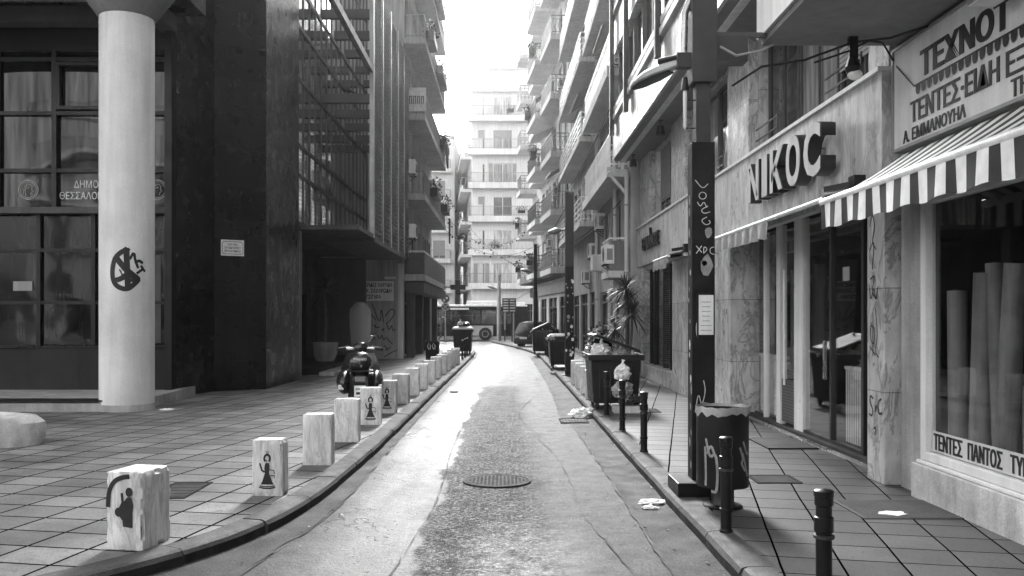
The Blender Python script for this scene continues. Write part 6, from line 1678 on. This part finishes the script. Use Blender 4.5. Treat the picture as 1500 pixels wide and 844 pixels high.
t = pole('thin far pole with stickers beside the parked hatchback', (1.52, 44.5, .12), .22, 5.3, cat='lamp pole', name='lamp_pole')
lantern(t, (0, 0, 3.9), (-.75, -.2, 4.0), 1.2)
t = pole('bare grey lamp column on the corner island before the bus', (-.42, 60.2, .1), .3, 4.5, 'grey_metal', cat='lamp pole', name='lamp_pole')
lantern(t, (0, 0, 3.5), (-.8, -.2, 3.75), 1.1)
# direction board on two legs
t = thing('direction_board', 'dark direction board with pale rows on two legs before the bus', 'sign', (.28, 61.6, .1))
m = MB(); m.box(-.48, .48, -.03, .03, 1.95, 2.95, 'soot_metal'); m.build('board', t, True)
m = MB()
for z in (2.78, 2.6, 2.42, 2.24, 2.04):
    for a, b in ((-.4, -.06), (.06, .4)): m.box(a, b, -.036, -.031, z, z + .07, 'sign_board')
m.build('rows', t, True)
for x in (-.3, .3): MB().box(x - .05, x + .05, -.03, .03, 0, 1.95, 'grey_metal').build('leg', t, True)
# round road signs
t = thing('road_sign', 'two round road signs on one thin post at the far left corner', 'road sign', (-3.85, 57.2, .1))
m = MB(); m.lathe([(.035, 0), (.035, 3.15)], (0, 0, 0), 'grey_metal', 10); m.build('post', t, True)
for z, k in ((2.82, 0), (2.3, 1)):
    m = MB(Matrix.Translation((0, -.05, z)) @ Matrix.Rotation(R(90), 4, 'X')); m.lathe([(.27, -.012), (.27, .012)], (0, 0, 0), 'soot_metal', 28); o = m.build('disc', t, True)
    m = MB(Matrix.Translation((0, -.065, z)) @ Matrix.Rotation(R(90), 4, 'X')); fl_ = lambda u, v, q: (u, v, q)
    if k == 0: m.ribbon([(-.08, -.14), (-.08, .06), (.1, .06)], .06, fl_, 'sign_board'); m.add([fl_(.08, .14, .001), fl_(.18, .06, .001), fl_(.08, -.02, .001)], [(0, 1, 2)], 'sign_board')
    else: m.ribbon(arcpts(0, 0, .23, .23, 0, 360, 24), .035, fl_, 'sign_dim'); m.ribbon([(-.16, .16), (.16, -.16)], .04, fl_, 'sign_dim'); m.ribbon([(-.16, -.16), (.16, .16)], .04, fl_, 'sign_dim')
    m.build('emblem', o, True, recalc=False)
t = thing('pharmacy_cross', 'dark pharmacy cross projecting from the left block', 'sign', (-2.5, 47.0, 2.95))
m = MB(); m.box(-.4, .4, -.06, .06, .26, .52, 'soot_metal'); m.box(-.13, .13, -.059, .059, 0, .259, 'soot_metal'); m.box(-.13, .13, -.059, .059, .521, .78, 'soot_metal'); m.build('cross', t, True)
m = MB(); m.bar((-.4, 0, .4), (-1.62, 0, .4), .05, .05, 'black_metal'); m.build('bracket', t, True)
# low bicycle-rack railing at the far corner
t = thing('railing', 'low metal railing on the far left corner behind the walker', 'railing', (-5.3, 63, 0))
m = MB(); m.bar((-1.2, 0, 1), (1.1, 0, 1), .05, .05, 'rail_dark'); m.bar((-1.2, 0, .4), (1.1, 0, .4), .04, .04, 'rail_dark'); m.build('rail', t, True)
for x in (-1.2, -.45, .3, 1.1): MB().bar((x, 0, -.05), (x, 0, .98), .05, .05, 'rail_dark').build('post', t, True)

# ------------------------------------------------------------------ air conditioners
def ac(label, x, y, z, group='air conditioners on the right house fronts', rz=0.0, w_=.8, h_=.56):
    t = thing('air_conditioner', label, 'air conditioner', (x, y, z), rz, group)
    m = MB(); m.box(-.3, 0, -w_ / 2, w_ / 2, 0, h_, 'white_metal'); o = m.build('casing', t, True, bevel=.015); W[o] = W[t]
    m = MB(Matrix.Translation((-.302, -.12, h_ / 2)) @ Matrix.Rotation(R(-90), 4, 'Y'))
    m.lathe([(0, .001), (.22, .001)], (0, 0, 0), 'room_dark', 24)
    for rr in (.05, .1, .15, .2): m.ribbon(arcpts(0, 0, rr, rr, 0, 360, 24), .008, lambda u, v, k: (u, v, .008 + k), 'white_metal')
    m.build('fan_grille', t, True, recalc=False)
    m = MB(); m.box(-.22, -.05, -w_ / 2 - .003, -w_ / 2 - .001, h_ * .2, h_ * .8, 'rail_mid'); m.build('side_grille', t, True)
    for s in (-1, 1):
        m = MB(); m.bar((0.02, s * w_ * .35, -.02), (-.32, s * w_ * .35, -.02), .03, .03, 'soot_metal'); m.bar((0.02, s * w_ * .35, -.25), (-.28, s * w_ * .35, -.03), .025, .025, 'soot_metal'); m.build('bracket', t, True)
    return t
ac('white air conditioner high under the lattice balcony corner', 3.58, 32.2, 4.95)
ac('air conditioner with stained casing below and beyond the highest one', 3.58, 34.9, 4.1)
ac('grey boxed air conditioner low by the sticker pole', 3.55, 37.5, 3.2)
ac('air conditioner beside the small railed balcony near the marble corner', 3.2, 26.4, 3.35)
for i, (uu, z, lb) in enumerate(((4.5, 8.6, 'air conditioner on the corner block beside an upper shuttered window'), (7.2, 5.9, 'air conditioner low on the corner block'), (8.0, 6.3, 'air conditioner above its neighbour on the corner block'), (9.8, 12.0, 'air conditioner near the middle of the corner block'))):
    p = F5 @ Vector((uu, .02, z)); ac(lb, p.x, p.y, z, 'air conditioners on the corner block')
p = FF @ Vector((7.2, 0, 22)); ac('air conditioner beside the top window of the far white block', -.1 + p.x, p.y - .02, 22.6, None, R(90))
for y, z, lb in ((36.3, 7.6, 'pale air conditioner at the near end of the left block, upper'), (36.4, 5.0, 'pale air conditioner at the near end of the left block, lower')):
    t = ac(lb, -3.95, y, z, 'air conditioners on the left block', R(180))
t = thing('wall_box', 'plain pale meter box jutting over the pavement by the palms', 'box', (3.2, 29.3, 3.3))
m = MB(); m.box(-.35, .42, -.35, .35, 0, .52, 'sign_board'); m.build('casing', t, True, bevel=.01)
m = MB(); m.box(-.33, .40, -.362, -.351, .03, .49, 'stucco'); m.build('door', t, True)
# drain pipes
for x, y, z0, z1, lb in ((3.52, 25.75, .12, 6.0, 'pale drain pipe at the marble corner'), (3.5, 28.35, .12, 6.0, 'pale drain pipe between the doors past the marble corner'), (3.5, 34.1, .12, 14, 'pale drain pipe between the lattice and striped balcony houses')):
    m = MB(); m.tube([(x, y, z0), (x, y, z1)], .06, 'pale_stucco', 10); t = tag(m.build('drain_pipe', smooth=True), lb, 'pipe')
    m = MB()
    for k in range(3): z = z0 + (z1 - z0) * (k + .5) / 3; m.box(x - .07, x + .1, y - .07, y + .07, z, z + .04, 'grey_metal')
    m.build('clamp', t)
m = MB(); m.tube([(3.0, 25.7, 6.0), (3.1, 25.75, 5.85), (3.5, 25.8, 5.4)], .05, 'pale_stucco', 8); tag(m.build('drain_pipe', smooth=True), 'slanting white pipe under the near lattice balcony', 'pipe')

# ------------------------------------------------------------------ plants
potted('spiky dragon palm with two heads by the marble shop corner', (3.2, 23.6, .12), .3, .45, [(0, 0, 2.0), (.15, -.25, 1.3), (-.25, .2, .9), (.1, .2, 1.65)], 'concrete', seed=21, ln=.75)
potted('shorter spiky plant among leaves near the white blocks', (2.9, 27.2, .12), .28, .4, [(0, 0, .45), (.2, .1, .7)], 'concrete', seed=31, ln=.6)
t = thing('potted_shrub', 'loose leafy shrub in a dark tub behind the overfull container', 'potted plant', (3.0, 29.0, .12))
m = MB(); m.lathe([(.2, 0), (.27, .4), (.28, .42), (.24, .42), (.23, .36), (0, .36)], (0, 0, 0), 'plastic', 18); m.build('pot', t, True, smooth=True)
m = MB(); leafblob(m, (0, 0, .95), .45, .45, .5, 260, .14, 'leaf', 5); m.build('leaves', t, True, recalc=False)
m = MB(); m.tube([(0, 0, .36), (.05, 0, .7), (0, .05, 1.0)], .02, 'bark', 6); m.build('stem', t, True)
gp = 'plants trailing from balcony rails'
def railplant(label, c, rx, ry, rz, n, seed):
    m = MB(); leafblob(m, c, rx, ry, rz, n, .16, 'leaf_dark' if seed % 2 else 'leaf', seed)
    o = tag(m.build('balcony_plant', recalc=False), label, 'plant', gp)
    k = MB(); k.box(c[0] - rx * .6, c[0] + rx * .6, c[1] - ry * .8, c[1] + ry * .8, c[2] - rz - .1, c[2] - rz * .4, 'plastic'); k.build('planter_box', o)
for i, (y, z, ry, lb) in enumerate(((38, 13.9, 1.2, 'trailing plants on the third balcony of the left block, near end'), (44, 13.9, 2.2, 'dense trailing plants on the third balcony of the left block, far end'), (46, 10.9, 1.6, 'leafy plants on the second balcony of the left block'), (40, 7.6, 1.3, 'bushy plants on the first upper balcony of the left block'), (46.5, 7.7, 1.3, 'plants at the far end of the first upper balcony of the left block'), (42, 17.1, 3, 'plants along the top balcony of the left block'))):
    railplant(lb, (-3.15, y, z), .3, ry, .42, int(150 * ry), i + 3)
for i, (uu, v, z, lb) in enumerate(((5.6, 1.3, 11.4, 'bushy planter on the middle balcony of the corner block'), (8.6, 1.3, 14.4, 'planter on an upper balcony of the corner block'), (16.2, 1.15, 8.4, 'spiky planter at the far end of the corner block'), (7.5, 1.3, 5.3, 'long planter over the shop fascia of the corner block'), (15.5, 1.2, 5.3, 'planter over the far shopfronts of the corner block'), (6.4, 1.3, 17.6, 'planter high on the corner block'))):
    p = F5 @ Vector((uu, v, z)); railplant(lb, tuple(p), .3, .7, .35, 150, 20 + i)
for i, (x, z, lb) in enumerate(((-1, 8.9, 'small plant on the second balcony of the far white block'), (1.6, 12.3, 'small plant on the third balcony of the far white block'), (.5, 22.2, 'small plant on the top balcony of the far white block'))):
    railplant(lb, (x, 87.0, z), .6, .2, .3, 90, 40 + i)
# banner and laundry on the left block
t = thing('banner', 'pale banner with large dark letters hung on a left balcony', 'banner', (-3.7, 35.9, 10.1))
m = MB(); m.box(-.42, .5, -.03, .0, 0, .95, 'cloth_pale'); m.build('sheet', t, True)
m = MB()
for k in range(5): x = -.32 + .16 * k; m.ribbon([(x, .3), (x, .6), (x + .08, .6), (x + .08, .3)], .035, lambda u, v, q: (u, -.034 - q, v), 'ink')
m.build('lettering', t, True, recalc=False)
gl_ = 'washing hung out on the left block'
def cloth(label, c, h_, w_, m_, seed):
    m = MB(); vs = []; fs = []
    for i in range(7):
        for j in range(7):
            a, b = i / 6, j / 6
            vs.append((c[0] + .05 * math.sin(a * 9 + seed) * (1 - .3 * b), c[1] + (a - .5) * w_ * (1 - .25 * b), c[2] - b * h_))
    for i in range(6):
        for j in range(6): fs.append((i * 7 + j, i * 7 + j + 1, i * 7 + j + 8, i * 7 + j + 7))
    m.add(vs, fs, m_); tag(m.build('laundry', recalc=False, smooth=True), label, 'laundry', gl_)
cloth('grey garment drying off the second upper balcony of the left block', (-2.95, 44.6, 10.6), 1.2, .7, 'spray_grey', 1)
cloth('dark garment drying beside the grey one on the left block', (-2.95, 45.6, 10.4), 1.0, .6, 'cloth_dark', 2)
cloth('long dark garment hanging from the lowest open balcony of the left block', (-2.9, 46.4, 6.9), 1.3, .8, 'cloth_dark', 3)
# pigeon on the beam
t = thing('pigeon', 'dark pigeon perched on the lowest bared beam of the louvre block', 'bird', (-4.72, 26.3, 8.38), R(200))
m = MB(); m.loft([[(x, ry * math.cos(2 * math.pi * k / 12), z + rz * math.sin(2 * math.pi * k / 12)) for k in range(12)] for x, ry, rz, z in ((-.3, .03, .006, .07), (-.18, .05, .025, .1), (-.08, .09, .075, .14), (.04, .1, .09, .17), (.11, .06, .065, .22), (.14, .04, .045, .27), (.17, .042, .042, .3), (.205, .02, .02, .3), (.235, .006, .006, .29))], 'feather'); m.build('body', t, True, smooth=True)
m = MB(); m.tube([(.0, .03, .09), (.01, .03, 0)], .008, 'grey_metal', 5); m.tube([(.0, -.03, .09), (.01, -.03, 0)], .008, 'grey_metal', 5); m.build('leg', t, True)

# ------------------------------------------------------------------ string lights over the far end
def festoon(label, a, b, sag, seed):
    r = random.Random(seed); A, B = Vector(a), Vector(b); n = 26
    P = [A.lerp(B, k / n) + Vector((0, 0, -sag * 4 * (k / n) * (1 - k / n))) for k in range(n + 1)]
    t = thing('string_lights', label, 'string lights', tuple((A + B) / 2), 0, 'string lights across the street end')
    MB().tube(P, .012, 'rubber', 4).build('wire', t)
    m = MB()
    for k in range(1, n):
        p = P[k] + Vector((r.uniform(-.1, .1), 0, -r.uniform(.04, .14))); s = r.uniform(.04, .07)
        blob(m, tuple(p), s, s, s, r.choice(['leaf_dark', 'leaf_dark', 'white_paint']), k, .2, 2, 1)
    m.build('bulbs', t, smooth=True)
festoon('upper string of small lamps from the left block to the corner block', (-3.2, 48, 7.2), (1.6, 57, 7.6), 1.4, 1)
festoon('lower string of small lamps from the left block to the corner block', (-3.2, 47, 6.4), (2.0, 54, 6.2), 1.0, 2)
festoon('slanting string of small lamps beyond the other two', (-3.3, 49, 8.6), (1.4, 61, 5.2), .9, 3)

# ------------------------------------------------------------------ small awning at the far corner shop, cables
t = thing('corner_awning', 'small pale drop awning on the far corner of the corner block', 'awning', (1.1, 61.5, 3.2))
m = MB(); m.add([(.5, -.9, .6), (.5, .9, .6), (-.45, .9, -.3), (-.45, -.9, -.3)], [(0, 1, 2, 3)], 'sign_board'); m.build('canopy', t, True, recalc=False)
m = MB(); m.tube([(-.45, -.95, -.3), (-.45, .95, -.3)], .03, 'grey_metal', 8); m.bar((.6, 0, .3), (-.45, 0, -.3), .03, .03, 'grey_metal'); m.build('front_bar', t, True)

# ------------------------------------------------------------------ more life on the right-hand fronts
for i_, (FF_, uu, z, lb) in enumerate(((F4, 2.4, 9.4, 'air conditioner above the first striped balcony'), (F4, 7.9, 12.6, 'air conditioner above the second striped balcony'), (F3, 1.9, 9.7, 'air conditioner above a lattice balcony'), (F5, 2.5, 14.2, 'air conditioner high on the near end of the corner block'))):
    p = FF_ @ Vector((uu, .02, z)); ac(lb, p.x, p.y, z)
ga = 'cloth awnings over the right balconies'
for FF_, u0, u1, z, out, mm, lb in ((F5, .6, 3.0, 9.9, .95, 'sign_dim', 'grey cloth awning over a near corner block balcony'), (F5, 5.6, 8.6, 12.9, 1.2, 'cloth_pale', 'pale cloth awning over a middle corner block balcony'), (F4, 1.0, 4.4, 11.2, .7, 'sign_dim', 'grey cloth awning over the first striped balcony'), (F5, 10.2, 12.2, 16.0, .8, 'spray_grey', 'dark cloth awning high on the corner block'), (F3, 2.0, 5.0, 11.4, .6, 'cloth_pale', 'pale cloth awning over an upper lattice balcony')):
    c_ = FF_ @ Vector(((u0 + u1) / 2, out / 2, z - .3)); t = thing('balcony_awning', lb, 'awning', tuple(c_), 0, ga)
    m = MB(FF_); vs = []; fs = []
    for a_ in range(13):
        for b_ in range(5):
            q = b_ / 4; vs.append((u0 + (u1 - u0) * a_ / 12, .03 + (out - .03) * q, z - .55 * q - .04 * math.sin(math.pi * q) - .015 * math.sin(a_ * 1.7)))
    for a_ in range(12):
        for b_ in range(4): fs.append((a_ * 5 + b_, a_ * 5 + b_ + 1, a_ * 5 + b_ + 6, a_ * 5 + b_ + 5))
    m.add(vs, fs, mm); m.build('canopy', t, recalc=False, smooth=True)
    m = MB(FF_); m.tube([(u0, out, z - .56), (u1, out, z - .56)], .03, 'grey_metal', 8); m.build('front_bar', t)
for k_, (a_, b_, lb) in enumerate((((3.3, 27, 8.4), (3.1, 45, 8.1), 'sagging cable along the right house fronts at second floor height'), ((3.4, 26, 5.2), (3.2, 47, 5.6), 'sagging cable along the right house fronts at first floor height'), ((1.82, 25.2, 5.1), (1.55, 44.5, 5.2), 'cable strung between the two far right poles'))):
    A_, B_ = Vector(a_), Vector(b_)
    m = MB(); m.tube([A_.lerp(B_, q / 14) + Vector((0, 0, -.9 * (q / 14) * (1 - q / 14))) for q in range(15)], .014, 'rubber', 5)
    tag(m.build('cable', smooth=True), lb, 'cable')

# ------------------------------------------------------------------ street air: thin even haze round the whole scene
bm = bmesh.new(); bmesh.ops.create_cube(bm, size=1)
for v in bm.verts: v.co = Vector((v.co.x * 560, v.co.y * 560, -1.5 + (v.co.z + .5) * 32))
me = bpy.data.meshes.new('haze'); bm.to_mesh(me); bm.free()
hz = bpy.data.objects.new('haze', me); COL.objects.link(hz)
hm = bpy.data.materials.new('haze'); hm.use_nodes = True; n_ = hm.node_tree; n_.nodes.clear()
pv = n_.nodes.new('ShaderNodeVolumePrincipled'); pv.inputs['Density'].default_value = HAZE; pv.inputs['Color'].default_value = (.95, .95, .95, 1); pv.inputs['Anisotropy'].default_value = .9
oo = n_.nodes.new('ShaderNodeOutputMaterial'); n_.links.new(pv.outputs[0], oo.inputs['Volume'])
me.materials.append(hm); tag(hz, 'thin pale street haze', 'haze', None, 'stuff')
